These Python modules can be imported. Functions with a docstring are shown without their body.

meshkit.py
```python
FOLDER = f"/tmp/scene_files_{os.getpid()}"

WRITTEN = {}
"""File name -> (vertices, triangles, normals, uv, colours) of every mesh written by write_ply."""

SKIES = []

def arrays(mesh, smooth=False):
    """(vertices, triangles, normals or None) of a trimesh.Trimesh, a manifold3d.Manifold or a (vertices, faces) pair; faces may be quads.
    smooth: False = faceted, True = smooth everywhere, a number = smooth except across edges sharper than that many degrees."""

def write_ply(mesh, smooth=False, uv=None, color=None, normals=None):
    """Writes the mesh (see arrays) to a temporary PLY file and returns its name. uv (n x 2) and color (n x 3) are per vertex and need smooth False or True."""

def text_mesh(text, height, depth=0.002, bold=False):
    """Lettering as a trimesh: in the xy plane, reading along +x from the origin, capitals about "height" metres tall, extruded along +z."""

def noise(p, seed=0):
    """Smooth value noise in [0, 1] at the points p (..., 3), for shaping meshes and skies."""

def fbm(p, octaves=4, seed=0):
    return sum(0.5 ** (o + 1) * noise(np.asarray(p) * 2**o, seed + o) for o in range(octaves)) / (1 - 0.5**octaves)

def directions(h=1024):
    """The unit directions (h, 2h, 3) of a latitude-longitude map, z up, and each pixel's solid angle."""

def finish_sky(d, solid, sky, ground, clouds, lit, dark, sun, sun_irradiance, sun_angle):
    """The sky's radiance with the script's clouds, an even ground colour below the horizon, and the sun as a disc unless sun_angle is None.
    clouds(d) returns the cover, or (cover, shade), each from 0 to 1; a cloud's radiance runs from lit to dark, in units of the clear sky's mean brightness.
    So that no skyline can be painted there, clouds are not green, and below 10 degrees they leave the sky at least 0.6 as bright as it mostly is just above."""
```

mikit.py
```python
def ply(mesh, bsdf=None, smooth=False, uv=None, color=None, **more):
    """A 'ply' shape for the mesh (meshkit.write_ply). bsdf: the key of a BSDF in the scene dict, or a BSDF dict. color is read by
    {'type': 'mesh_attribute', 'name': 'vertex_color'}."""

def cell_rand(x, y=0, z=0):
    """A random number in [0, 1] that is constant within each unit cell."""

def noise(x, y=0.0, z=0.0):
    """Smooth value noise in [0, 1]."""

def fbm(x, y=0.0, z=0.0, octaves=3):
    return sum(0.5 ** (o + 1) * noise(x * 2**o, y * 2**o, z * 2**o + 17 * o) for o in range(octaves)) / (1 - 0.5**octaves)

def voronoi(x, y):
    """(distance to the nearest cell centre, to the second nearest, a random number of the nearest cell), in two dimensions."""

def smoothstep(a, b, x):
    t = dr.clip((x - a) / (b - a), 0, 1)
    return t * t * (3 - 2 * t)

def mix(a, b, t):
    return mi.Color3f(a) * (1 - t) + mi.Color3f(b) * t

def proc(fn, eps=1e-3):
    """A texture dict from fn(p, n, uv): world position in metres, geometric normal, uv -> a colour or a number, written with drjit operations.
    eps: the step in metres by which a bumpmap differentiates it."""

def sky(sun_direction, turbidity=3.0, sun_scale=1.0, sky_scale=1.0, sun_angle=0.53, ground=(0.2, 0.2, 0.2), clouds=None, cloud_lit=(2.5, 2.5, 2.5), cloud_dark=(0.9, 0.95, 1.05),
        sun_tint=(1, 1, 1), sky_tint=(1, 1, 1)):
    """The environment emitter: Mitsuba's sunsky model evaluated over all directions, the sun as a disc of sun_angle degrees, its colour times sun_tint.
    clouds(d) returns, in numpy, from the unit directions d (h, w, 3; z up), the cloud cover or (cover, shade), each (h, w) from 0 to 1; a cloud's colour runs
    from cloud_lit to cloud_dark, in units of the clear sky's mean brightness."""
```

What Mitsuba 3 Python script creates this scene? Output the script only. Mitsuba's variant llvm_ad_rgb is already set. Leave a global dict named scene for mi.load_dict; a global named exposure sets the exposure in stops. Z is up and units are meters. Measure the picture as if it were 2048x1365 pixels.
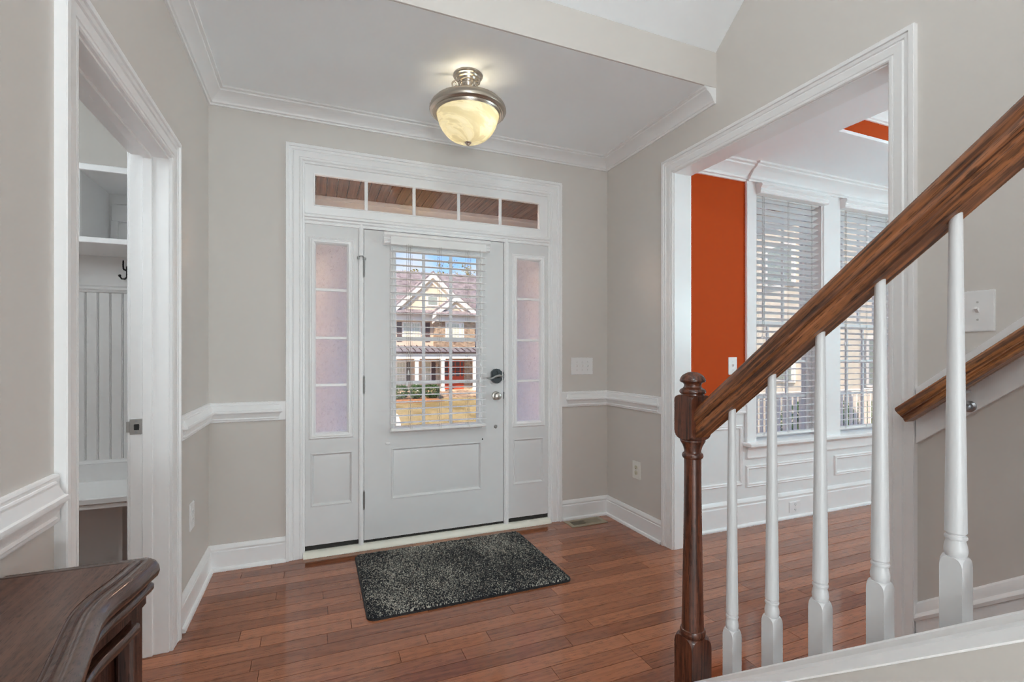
import math, random
import numpy as np
import trimesh
import drjit as dr
import mitsuba as mi
import mikit, meshkit
from mikit import proc, noise, fbm, voronoi, cell_rand, smoothstep, mix
from shapely.geometry import Polygon, LineString, box as sbox
from shapely.ops import unary_union

T = mi.ScalarTransform4f
scene, labels = {}, {}
rng = random.Random(7)
nrng = np.random.default_rng(7)

# ------------------------------------------------------------------ camera, sky, exposure
EYE = 1.235
YAW = 0.3876
FOCAL = 965.4                      # pixels of the 2048 wide frame
scene['camera'] = {
    'type': 'perspective', 'fov': math.degrees(2 * math.atan(1024 / FOCAL)), 'fov_axis': 'x',
    'principal_point_offset_x': 0.0, 'principal_point_offset_y': -(710.7 - 682.5) / 1365,
    'near_clip': 0.02, 'far_clip': 500.0,
    'to_world': T().look_at(origin=[0, 0, EYE], target=[math.sin(YAW), math.cos(YAW), EYE], up=[0, 0, 1]),
}


def clouds(d):
    z = np.maximum(d[..., 2], 0.03)
    p = np.stack([d[..., 0] / (z + .25) * 1.5, d[..., 1] / (z + .25) * 1.5, 0 * z + 3.1], -1)
    c = meshkit.fbm(p * 2.3, 5, 4)
    cover = np.clip((c - 0.56) * 4.0, 0, 0.95)
    return cover, np.clip((c - 0.68) * 1.5, 0, 0.4)


scene['sky'] = mikit.sky([-0.40, -0.62, 0.68], turbidity=3.0, sun_scale=4.0, sky_scale=5.2, ground=(0.22, 0.2, 0.16),
                         clouds=clouds, cloud_lit=(2.0, 2.0, 2.05), cloud_dark=(1.1, 1.15, 1.25), sky_tint=(.86, 1.0, 1.18))
HALL, DINING, MUDROOM, FLOOR_FILL = 18.5, 19.0, 5.0, 29.0     # radiances of the added, unseen fill globes
FILL_TINT = (.91, 1.02, 1.08)
BULB = 56.0                        # the bulbs in the foyer light
exposure = 0.1

# ------------------------------------------------------------------ mesh helpers


def cat(ms):
    return trimesh.util.concatenate([m for m in ms if m is not None])


def bx(x0, x1, y0, y1, z0, z1, c=0.0):
    """A box, its edges chamfered by c."""
    x0, x1 = min(x0, x1), max(x0, x1)
    y0, y1 = min(y0, y1), max(y0, y1)
    z0, z1 = min(z0, z1), max(z0, z1)
    c = min(c, .45 * min(x1 - x0, y1 - y0, z1 - z0))
    if c <= 0:
        m = trimesh.creation.box(extents=[x1 - x0, y1 - y0, z1 - z0])
        m.apply_translation([(x0 + x1) / 2, (y0 + y1) / 2, (z0 + z1) / 2])
        return m
    P = []
    for sx in (0, 1):
        for sy in (0, 1):
            for sz in (0, 1):
                a = (x1 if sx else x0, y1 if sy else y0, z1 if sz else z0)
                d = (-c if sx else c, -c if sy else c, -c if sz else c)
                for k in range(3):
                    q = [a[j] + (0 if j == k else d[j]) for j in range(3)]
                    P.append(q)
    return trimesh.convex.convex_hull(np.array(P))


def hull(P):
    return trimesh.convex.convex_hull(np.asarray(P, float))


def tri_poly(poly):
    v, f = trimesh.creation.triangulate_polygon(poly, engine='earcut')
    return np.asarray(v), np.asarray(f)


def extrude(poly, t0, t1, o=(0, 0, 0), ex=(1, 0, 0), ey=(0, 1, 0)):
    """The polygon in the frame o + a ex + b ey, from t0 to t1 along ex x ey."""
    o, ex, ey = (np.asarray(q, float) for q in (o, ex, ey))
    n = np.cross(ex, ey)
    out = []
    for g in getattr(poly, 'geoms', [poly]):
        m = trimesh.creation.extrude_polygon(g, t1 - t0, engine='earcut')
        v = m.vertices
        w = o + v[:, :1] * ex + v[:, 1:2] * ey + (v[:, 2:] + t0) * n
        out.append(trimesh.Trimesh(w, m.faces, process=False))
    return cat(out)


def sweep(profile, path, o=(0, 0, 0), ex=(1, 0, 0), ey=(0, 1, 0), n=None, closed=False):
    """profile: closed outline of (offset to the left of the path, height along n). path: points (a, b) in the plane o + a ex + b ey. Mitred corners."""
    o, ex, ey = (np.asarray(q, float) for q in (o, ex, ey))
    n = np.cross(ex, ey) if n is None else np.asarray(n, float)
    P = np.asarray(path, float)
    k = len(P)
    prof = np.asarray(profile, float)
    seg = [(P[(i + 1) % k] - P[i]) for i in range(k if closed else k - 1)]
    seg = [s / np.linalg.norm(s) for s in seg]
    nl = [np.array([-s[1], s[0]]) for s in seg]
    mit = []
    for i in range(k):
        if closed:
            a, b = nl[i - 1], nl[i % len(nl)]
        else:
            a, b = nl[max(i - 1, 0)], nl[min(i, k - 2)]
        m = a + b
        m = m / max(m @ m / 2, 1e-6)
        mit.append(m)
    rings = []
    for i in range(k):
        pts = P[i] + prof[:, :1] * mit[i]
        rings.append(o + pts[:, :1] * ex + pts[:, 1:2] * ey + prof[:, 1:2] * n)
    q = len(prof)
    V = np.vstack(rings)
    F = []
    for i in range(k if closed else k - 1):
        j = (i + 1) % k
        for a in range(q):
            b = (a + 1) % q
            F += [[i * q + a, j * q + a, j * q + b], [i * q + a, j * q + b, i * q + b]]
    if not closed:
        pv, pf = tri_poly(Polygon(prof).buffer(0))
        from scipy.spatial import cKDTree
        idx = cKDTree(prof).query(pv)[1]
        F += [list(idx[t]) for t in pf]
        F += [list(idx[t][::-1] + (k - 1) * q) for t in pf]
    m = trimesh.Trimesh(V, F, process=False)
    m.merge_vertices()
    m.update_faces(m.nondegenerate_faces())
    m.fix_normals()
    return m


def lathe(rz, sections=32, c=(0, 0)):
    """Revolved about the vertical through c; rz: (radius, z) from top or bottom."""
    rz = [(0.0 if r < 1e-4 else float(r), float(z)) for r, z in rz]
    k = len(rz)
    a = np.arange(sections) / sections * 2 * np.pi
    V = np.concatenate([np.stack([r * np.cos(a) + c[0], r * np.sin(a) + c[1], np.full(sections, z)], 1) for r, z in rz])
    F = []
    i = np.arange(sections)
    j = (i + 1) % sections
    for q in range(k - 1):
        F += [np.stack([q * sections + i, q * sections + j, (q + 1) * sections + j], 1), np.stack([q * sections + i, (q + 1) * sections + j, (q + 1) * sections + i], 1)]
    m = trimesh.Trimesh(V, np.concatenate(F), process=False)
    m.merge_vertices()
    m.update_faces(m.nondegenerate_faces())
    m.remove_unreferenced_vertices()
    m.fix_normals()
    return m


def smoothline(pts, step=3):
    """Catmull-Rom points through a (r, z) list."""
    P = np.array([pts[0]] + list(pts) + [pts[-1]], float)
    out = []
    for i in range(1, len(P) - 2):
        for t in np.linspace(0, 1, step, endpoint=False):
            a, b, c, d = P[i - 1], P[i], P[i + 1], P[i + 2]
            out.append(.5 * (2 * b + (c - a) * t + (2 * a - 5 * b + 4 * c - d) * t * t + (-a + 3 * b - 3 * c + d) * t ** 3))
    out.append(P[-2])
    return np.array(out)


def tube(pts, r, sections=8):
    """A round bar along the points; r one radius or one per point."""
    P = np.asarray(pts, float)
    k = len(P)
    r = np.broadcast_to(np.asarray(r, float), (k,))
    t = np.gradient(P, axis=0)
    t /= np.linalg.norm(t, axis=1, keepdims=True)
    up = np.array([0, 0, 1.0]) if abs(t[0][2]) < .9 else np.array([1.0, 0, 0])
    V = []
    for i in range(k):
        x = np.cross(t[i], up)
        x /= np.linalg.norm(x)
        y = np.cross(x, t[i])
        up = y
        a = np.arange(sections) / sections * 2 * np.pi
        V.append(P[i] + r[i] * (np.cos(a)[:, None] * x + np.sin(a)[:, None] * y))
    V = np.vstack(V + [P[:1], P[-1:]])
    F = []
    for i in range(k - 1):
        for a in range(sections):
            b = (a + 1) % sections
            F += [[i * sections + a, i * sections + b, (i + 1) * sections + b], [i * sections + a, (i + 1) * sections + b, (i + 1) * sections + a]]
    for a in range(sections):
        b = (a + 1) % sections
        F += [[k * sections, b, a], [k * sections + 1, (k - 1) * sections + a, (k - 1) * sections + b]]
    m = trimesh.Trimesh(V, F, process=False)
    m.fix_normals()
    return m


def cyl(c, r, h, axis='z', sections=20):
    m = trimesh.creation.cylinder(radius=r, height=h, sections=sections)
    if axis == 'x':
        m.apply_transform(trimesh.transformations.rotation_matrix(np.pi / 2, [0, 1, 0]))
    if axis == 'y':
        m.apply_transform(trimesh.transformations.rotation_matrix(np.pi / 2, [1, 0, 0]))
    m.apply_translation(c)
    return m


def frustum_panel(x0, x1, z0, z1, y, rise, w):
    """A raised field on the plane y: outer rectangle at y, inner one, w inside, at y - rise."""
    P = [(x0, y, z0), (x1, y, z0), (x1, y, z1), (x0, y, z1)]
    Q = [(x0 + w, y - rise, z0 + w), (x1 - w, y - rise, z0 + w), (x1 - w, y - rise, z1 - w), (x0 + w, y - rise, z1 - w)]
    return hull(P + Q)


def num(key):
    if key not in scene and not any(k.startswith(key + '__') for k in scene) and key not in labels:
        return key
    i = 1
    while f'{key}_{i:03d}' in scene or f'{key}_{i:03d}' in labels or any(k.startswith(f'{key}_{i:03d}__') for k in scene):
        i += 1
    return f'{key}_{i:03d}'


_count = {}


def part(parent, name, mesh, mat, smooth=30, label=None, kind=None, **kw):
    """One entry of the scene under its thing; a taken name gets the next number."""
    base = f'{parent}__{name}'
    key = base
    if base in _count:
        key = f'{base}_{_count[base]:03d}'
        _count[base] += 1
    else:
        _count[base] = 1
    scene[key] = mesh if isinstance(mesh, dict) else mikit.ply(mesh, mat, smooth=smooth, **kw)
    if label or kind:
        labels[key] = {k: v for k, v in (('label', label), ('kind', kind)) if v}
    return key


def thing(name, label, category, group=None, kind=None, mesh=None, mat=None, smooth=30):
    key = num(name)
    labels[key] = {'label': label, 'category': category}
    if group:
        labels[key]['group'] = group
    if kind:
        labels[key]['kind'] = kind
    if mesh is not None:
        scene[key] = mikit.ply(mesh, mat, smooth=smooth)
    return key


# ------------------------------------------------------------------ materials


def rgb(r, g, b):
    return {'type': 'rgb', 'value': [r, g, b]}


def srgb(r, g, b, k=1.0):
    f = lambda c: ((c / 255 + .055) / 1.055) ** 2.4 if c > 10 else c / 255 / 12.92
    return rgb(f(r) * k, f(g) * k, f(b) * k)


def mat(name, color, rough=.5, spec=.5, metal=0.0, two=True, **kw):
    b = {'type': 'principled', 'base_color': color if isinstance(color, dict) else rgb(*color), 'roughness': rough, 'metallic': metal, **kw}
    if metal == 0 and spec is not None:
        b['specular'] = spec
    scene[name] = {'type': 'twosided', 'bsdf': b} if two else b
    return name


def C(*v):
    return mi.Color3f(*v)


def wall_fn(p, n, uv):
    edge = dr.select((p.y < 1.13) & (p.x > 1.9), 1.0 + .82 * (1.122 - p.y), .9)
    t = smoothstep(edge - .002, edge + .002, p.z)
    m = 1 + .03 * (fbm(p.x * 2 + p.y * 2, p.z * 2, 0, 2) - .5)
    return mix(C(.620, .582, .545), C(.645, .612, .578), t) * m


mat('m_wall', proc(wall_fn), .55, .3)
mat('m_ceiling', (.885, .91, .925), .7, .2)
mat('m_trim', (.85, .85, .85), .32, .45)
mat('m_baluster', (.62, .62, .625), .35, .4)
mat('m_door', (.70, .70, .70), .35, .45)
mat('m_trim_soft', (.78, .78, .78), .5, .35)
mat('m_orange', (.47, .062, .009), .7, .12)
mat('m_white_plastic', (.82, .82, .82), .35, .5)
mat('m_slot', (.03, .03, .03), .6, .2)
mat('m_almond', (.66, .63, .50), .4, .5)
mat('m_threshold', (.80, .78, .68), .5, .4)
mat('m_sweep', (.025, .024, .022), .6, .3)
mat('m_nickel', (.52, .49, .45), .32, metal=1.0)
mat('m_warm_nickel', (.56, .50, .43), .30, metal=1.0)
mat('m_satin', (.55, .55, .54), .35, metal=1.0)
mat('m_steel', (.50, .52, .55), .25, metal=1.0)
mat('m_dark_bronze', (.045, .055, .060), .38, .6)
mat('m_hinge', (.36, .36, .35), .45, metal=1.0)
mat('m_black', (.012, .012, .013), .5, .4)
mat('m_vent', (.30, .25, .18), .5, .4)
mat('m_cord', (.45, .42, .38), .8, .1)
mat('m_slat', (.82, .82, .81), .4, .4)
mat('m_shade', (.8, .8, .78), .8, .1)
mat('m_bounce_sheet', (.80, .80, .78), .95, .05)
mat('m_subfloor', (.02, .01, .007), .9, .1)
scene['m_pane'] = {'type': 'thindielectric', 'int_ior': 1.6}


def grain(al, a, b):
    """Wood: (streak, pore) from the coordinate along the grain and two across it, in metres."""
    w = fbm(a * 9 + 3, b * 9, al * 1.3, 2) * .05
    s = fbm((a + w) * 90, (b + w) * 90, al * 3.0, 3)
    po = noise((a + w * .4) * 520, (b + w * .4) * 520, al * 22)
    return s, po


def floor_fn(p, n, uv):
    tone = cell_rand(dr.floor(uv.y), 3)
    off = cell_rand(dr.floor(uv.y), 7) * 40
    s, po = grain(uv.x + off, p.y + off, 0.0)
    # cathedral rings drifting along the board
    r = (p.y * 14 + fbm(uv.x * 1.1 + off, p.y * 9, off, 2) * 3.4 + off) * 3.2
    ring = smoothstep(.35, 1.0, dr.abs(2 * (r - dr.floor(r)) - 1))
    c = mix(C(.160, .046, .018), C(.42, .150, .068), dr.clip(.18 + .55 * tone + .55 * (s - .5) - .12 * ring, 0, 1))
    c = c * (1 - .38 * smoothstep(.60, .82, po))
    return c


mat('m_floor', proc(floor_fn), .10, None, clearcoat=.8, clearcoat_gloss=.97, eta=1.6)


def oak(name, direction, light, dark, rough=.28, spec=.55, cc=.5, fine=1.7):
    d = np.array(direction, float)
    d /= np.linalg.norm(d)
    u = np.cross(d, [0.31, .9, .2])
    u /= np.linalg.norm(u)
    w = np.cross(d, u)

    def fn(p, n, uv):
        dot = lambda q: p.x * float(q[0]) + p.y * float(q[1]) + p.z * float(q[2])
        s, po = grain(dot(d) * fine, dot(u) * fine, dot(w) * fine)
        c = mix(C(*dark), C(*light), smoothstep(.22, .78, s))
        return c * (1 - .55 * smoothstep(.60, .80, po))
    return mat(name, proc(fn), rough, spec, clearcoat=cc, clearcoat_gloss=.9)


oak('m_newel', (0, 0, 1), (.13, .038, .017), (.038, .011, .006))
oak('m_rail', (0, -1, .80), (.30, .105, .036), (.045, .014, .006), rough=.34, spec=.4, cc=.25)
oak('m_wallrail', (0, -1, .81), (.42, .165, .055), (.10, .033, .012))
oak('m_tread', (1, 0, 0), (.30, .12, .06), (.14, .05, .025))
oak('m_chest', (0, 1, .05), (.110, .046, .027), (.066, .027, .016), rough=.28, spec=.4, cc=.5, fine=2.2)
oak('m_chest_edge', (.1, 1, .05), (.070, .031, .020), (.050, .021, .014), rough=.18, spec=.8, cc=1.0, fine=2.0)
oak('m_chest_front', (0, 0, 1), (.070, .024, .014), (.030, .010, .007), rough=.25, spec=.6, cc=.7, fine=1.6)
# ------------------------------------------------------------------ the room's measures (metres; camera above the origin)
XL, XR, YF = -.562, 2.107, 3.2
HC = 2.75                          # foyer ceiling
X_, Y_, Z_ = np.eye(3)
LEFT = dict(o=(XL, 0, 0), ex=Y_, ey=Z_)          # looking at the left wall: +Y to the right
RIGHT = dict(o=(XR, 0, 0), ex=-Y_, ey=Z_)
FRONT = dict(o=(0, YF, 0), ex=X_, ey=Z_)
FLAT = dict(o=(0, 0, 0), ex=X_, ey=Y_)

CROWN = [(0, -.087), (.010, -.087), (.012, -.078), (.020, -.074), (.022, -.066), (.030, -.056), (.042, -.040), (.058, -.027), (.068, -.021), (.070, -.013), (.084, -.010), (.085, 0), (0, 0)]
BASE = [(0, 0), (.030, 0), (.030, .008), (.026, .016), (.016, .020), (.016, .108), (.012, .111), (.012, .117), (.015, .123), (.011, .136), (.004, .146), (0, .146)]
RAIL_BACK = [(0, .846), (.010, .846), (.013, .851), (.013, .955), (.010, .960), (0, .960)]
RAIL_NOSE = [(0, .858), (.017, .859), (.019, .862), (.017, .866), (.014, .868), (.017, .874), (.021, .882), (.024, .890), (.028, .895), (.0335, .899), (.0345, .905), (.0335, .911), (.028, .914), (.026, .918), (.022, .929), (.019, .936), (.018, .939), (.0185, .943), (.016, .947), (0, .947)]
CASING = [(0, 0), (0, .010), (.005, .014), (.014, .014), (.017, .010), (.021, .014), (.050, .016), (.056, .012), (.060, .017), (.074, .018), (.076, .025), (.092, .025), (.094, .022), (.094, 0)]

# ---- floor
t = thing('floor', 'glossy red-brown oak strip floor of the foyer running on into the dining room', 'floor', kind='structure')
part(t, 'subfloor', cat([bx(-.70, 6.3, -4.3, 3.24, -.08, -.013)]), 'm_subfloor', False)
W = .0826
tone = 0
rest = []
y = YF
row = 0
while y > -4.2:
    y1, y0 = y, y - W
    spans = [(XL, XR)] if y0 > 2.6 - 1e-3 else [(XL - (.13 if 1.42 < (y0 + y1) / 2 < 2.52 else 0), 6.2)]
    for a, b in spans:
        x = a - rng.uniform(0, .5)
        while x < b:
            L = rng.choice([.35, .5, .62, .75, .9, 1.05, 1.2]) * rng.uniform(.9, 1.1)
            p0, p1 = max(x, a), min(x + L, b)
            x += L
            if p1 - p0 < .05:
                continue
            m = bx(p0 + .0009, p1 - .0009, y0 + .0011, y1 - .0011, -.013, rng.uniform(-.0002, 0), 0)
            m.apply_transform(trimesh.transformations.rotation_matrix(rng.gauss(0, .0022), [1, 0, 0], [0, (y0 + y1) / 2, 0]))
            uv = np.stack([m.vertices[:, 0], np.full(len(m.vertices), tone + .5)], 1)
            tone += 1
            if (y0 > 1.0 and p0 < 2.1) or (y0 > .55 and 2.0 < p0 < 4.9):
                part(t, 'plank', m, 'm_floor', False, uv=uv)
            else:
                rest.append((m, uv))
    y -= W
    row += 1
part(t, 'far_planks', cat([m for m, _ in rest]), 'm_floor', False, kind='stuff', uv=np.vstack([u for _, u in rest]))

# ---- walls
fw = sbox(XL - .13, 0, XR + .13, 3.4).difference(sbox(-.074, -1, 1.612, 2.424))
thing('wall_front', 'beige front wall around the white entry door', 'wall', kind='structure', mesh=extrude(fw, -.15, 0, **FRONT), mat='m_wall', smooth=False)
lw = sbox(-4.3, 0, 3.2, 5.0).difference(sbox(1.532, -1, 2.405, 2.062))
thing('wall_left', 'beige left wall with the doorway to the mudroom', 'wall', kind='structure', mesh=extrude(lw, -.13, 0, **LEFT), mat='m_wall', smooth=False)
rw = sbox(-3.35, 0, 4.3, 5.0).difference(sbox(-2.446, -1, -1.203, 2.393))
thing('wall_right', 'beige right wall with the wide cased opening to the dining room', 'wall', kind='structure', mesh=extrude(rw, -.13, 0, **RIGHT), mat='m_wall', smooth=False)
thing('wall_back', 'beige wall at the back of the stair hall', 'wall', kind='structure', mesh=bx(-.7, 2.3, -4.45, -4.3, 0, 5), mat='m_wall', smooth=False)

# ---- ceilings
t = thing('ceiling', 'smooth white foyer ceiling with the beige step up to the sloped stair ceiling', 'ceiling', kind='structure')
part(t, 'low_panel', bx(XL - .13, XR + .13, 2.10, 3.35, HC, HC + .12), 'm_ceiling', False)
part(t, 'step_face', bx(XL, XR, 2.095, 2.105, HC - .0005, 2.949), 'm_wall', False)
s = Polygon([(2.105, 2.949), (-.073, 4.80), (-4.3, 4.80), (-4.3, 4.95), (-.03, 4.95), (2.105, 3.12)])
part(t, 'sloped_panel', extrude(s, XL - .1, XR + .1, o=(0, 0, 0), ex=Y_, ey=Z_), 'm_ceiling', False)

# ---- crown, base, chair rail
t = thing('trim_1', 'white crown moulding around the foyer ceiling', 'crown moulding', kind='structure')
part(t, 'moulding', sweep(CROWN, [(XR, 2.098), (XR, YF), (XL, YF), (XL, 2.098)], o=(0, 0, HC), ex=X_, ey=Y_), 'm_trim')

thing('baseboard_front', 'white baseboard on the front wall left of the entry door', 'baseboard', kind='structure', mesh=sweep(BASE, [(-.160, YF), (XL, YF), (XL, 2.532)], **FLAT), mat='m_trim')
thing('baseboard_right', 'white baseboard in the corner between entry door and dining room opening', 'baseboard', kind='structure', mesh=sweep(BASE, [(XR, 2.545), (XR, YF), (1.704, YF)], **FLAT), mat='m_trim')
thing('baseboard_left', 'white baseboard along the left wall behind the dark chest', 'baseboard', kind='structure', mesh=sweep(BASE, [(XL, 1.435), (XL, -4.3)], **FLAT), mat='m_trim')


def chair_rail(name, label, path, nose):
    t = thing(name, label, 'chair rail', kind='structure')
    part(t, 'backing_board', sweep(RAIL_BACK, path, **FLAT), 'm_trim')
    part(t, 'nosing', sweep(RAIL_NOSE, nose, **FLAT), 'm_trim')


chair_rail('trim_2', 'white chair rail between the entry door and the mudroom doorway', [(-.160, YF), (XL, YF), (XL, 2.532)],
           [(-.215, YF + .004), (-.215, YF), (XL, YF), (XL, 2.590), (XL - .004, 2.590)])
chair_rail('trim_3', 'white chair rail between the entry door and the dining room opening', [(XR, 2.545), (XR, YF), (1.704, YF)],
           [(XR + .004, 2.600), (XR, 2.600), (XR, YF), (1.770, YF), (1.770, YF + .004)])
chair_rail('trim_4', 'white chair rail on the left wall above the dark chest', [(XL, 1.436), (XL, -4.2)],
           [(XL - .004, 1.395), (XL, 1.395), (XL, -4.2)])

# ---- left doorway (mudroom)
t = thing('door_2', 'white cased doorway to the mudroom in the left wall', 'doorway', kind='structure')
part(t, 'casing', sweep(CASING, [(1.536, 0), (1.536, 2.058), (2.401, 2.058), (2.401, 0)][0:1] + [(1.536, 2.058), (2.401, 2.058), (2.401, 0)], **LEFT), 'm_trim')
part(t, 'casing', sweep(CASING, [(-2.401, 0), (-2.401, 2.058), (-1.536, 2.058), (-1.536, 0)], o=(XL - .13, 0, 0), ex=-Y_, ey=Z_), 'm_trim')
jx0, jx1 = XL - .131, XL + .001
part(t, 'jamb', bx(jx0, jx1, 2.394, 2.412, 0, 2.055, .001), 'm_trim')
part(t, 'jamb', bx(jx0, jx1, 1.525, 1.543, 0, 2.055, .001), 'm_trim')
part(t, 'head_jamb', bx(jx0, jx1, 1.525, 2.412, 2.050, 2.066, .001), 'm_trim')
st0, st1 = -.650, -.616
part(t, 'stop', cat([bx(st0, st1, 2.383, 2.396, 0, 2.052, .002), bx(st0, st1, 1.541, 1.554, 0, 2.052, .002), bx(st0, st1, 1.541, 2.396, 2.039, 2.051, .002)]), 'm_trim')
pl = part(t, 'strike_plate', cat([bx(-.694, -.652, 2.3915, 2.3945, .912, .976, .0014), bx(-.706, -.690, 2.3925, 2.3945, .922, .966, .0008)]), 'm_satin', label='satin metal strike plate')
part(pl, 'latch_hole', bx(-.680, -.662, 2.3905, 2.393, .930, .954, .001), 'm_slot')
part(pl, 'screw', cyl((-.672, 2.3912, .966), .0045, .002, 'y'), 'm_steel')
part(pl, 'screw', cyl((-.672, 2.3912, .921), .0045, .002, 'y'), 'm_steel')

# ---- cased opening to the dining room
t = thing('door_3', 'wide white cased opening from the foyer into the orange dining room', 'doorway', kind='structure')
OPEN = [(-2.446, 0), (-2.446, 2.393), (-1.203, 2.393), (-1.203, 0)]
CASE_R = [(a, b) for a, b in CASING]
part(t, 'casing', sweep(CASE_R, OPEN, **RIGHT), 'm_trim')
part(t, 'casing', sweep(CASE_R, [(1.203, 0), (1.203, 2.393), (2.446, 2.393), (2.446, 0)], o=(XR + .13, 0, 0), ex=Y_, ey=Z_), 'm_trim')
part(t, 'jamb', bx(XR - .001, XR + .131, 2.440, 2.458, 0, 2.388, .001), 'm_trim')
part(t, 'jamb', bx(XR - .001, XR + .131, 1.191, 1.209, 0, 2.388, .001), 'm_trim')
part(t, 'head_jamb', bx(XR - .001, XR + .131, 1.191, 2.458, 2.387, 2.402, .001), 'm_trim')

# ---- stair wall: apron band and skirt board
t = thing('trim_5', 'white sloped band and skirt board on the wall beside the stairs', 'stair trim', kind='structure')
zb = lambda y, z0, s: z0 + s * (1.122 - y)
ys, ye = 1.106, -2.6
P = Polygon([(-ys, zb(ys, .890, .80)), (-ye, zb(ye, .890, .80)), (-ye, zb(ye, 1.098, .83)), (-ys, zb(ys, 1.098, .83))])
part(t, 'band', extrude(P, 0, .016, **RIGHT), 'm_trim')
P = Polygon([(-ys, 0), (-ys, zb(ys, .225, .765)), (-ye, zb(ye, .225, .765)), (-ye, zb(ye, .225, .765) - .5), (-.9, 0)])
part(t, 'skirt_board', extrude(P, 0, .017, **RIGHT), 'm_trim')
sl = .765
d = np.array([0, -1, sl]) / math.hypot(1, sl)
up = np.cross(-X_, d)
up = up if up[2] > 0 else -up
for name, prof in (('skirt_cap', [(0, 0), (0, .022), (.010, .024), (.018, .020), (.022, .014), (.040, .012), (.050, .008), (.056, 0)]),):
    L = (ys - ye) * math.hypot(1, sl)
    part(t, name, sweep(prof, [(0, 0), (L, 0)], o=(XR, ys, zb(ys, .222, .765)), ex=d, ey=up, n=-X_), 'm_trim')

# ---- mudroom shell
t = thing('wall_mudroom', 'beige mudroom walls seen above the white locker', 'wall', kind='structure')
part(t, 'rear_face', bx(-2.4, -.60, 3.53, 3.68, 0, 3.0), 'm_wall', False)
part(t, 'west_face', bx(-2.4, -2.25, .8, 3.53, 0, 3.0), 'm_wall', False)
part(t, 'south_face', bx(-2.4, -.692, .8, .95, 0, 3.0), 'm_wall', False)
part(t, 'east_return', bx(-.692, -.60, 3.35, 3.53, 0, 3.0), 'm_wall', False)
part(t, 'lid', bx(-2.4, -.69, .8, 3.55, 2.74, 2.86), 'm_ceiling', False)
part(t, 'ground', bx(-2.4, -.69, .8, 3.55, -.08, -.001), 'm_tread', False)

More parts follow.
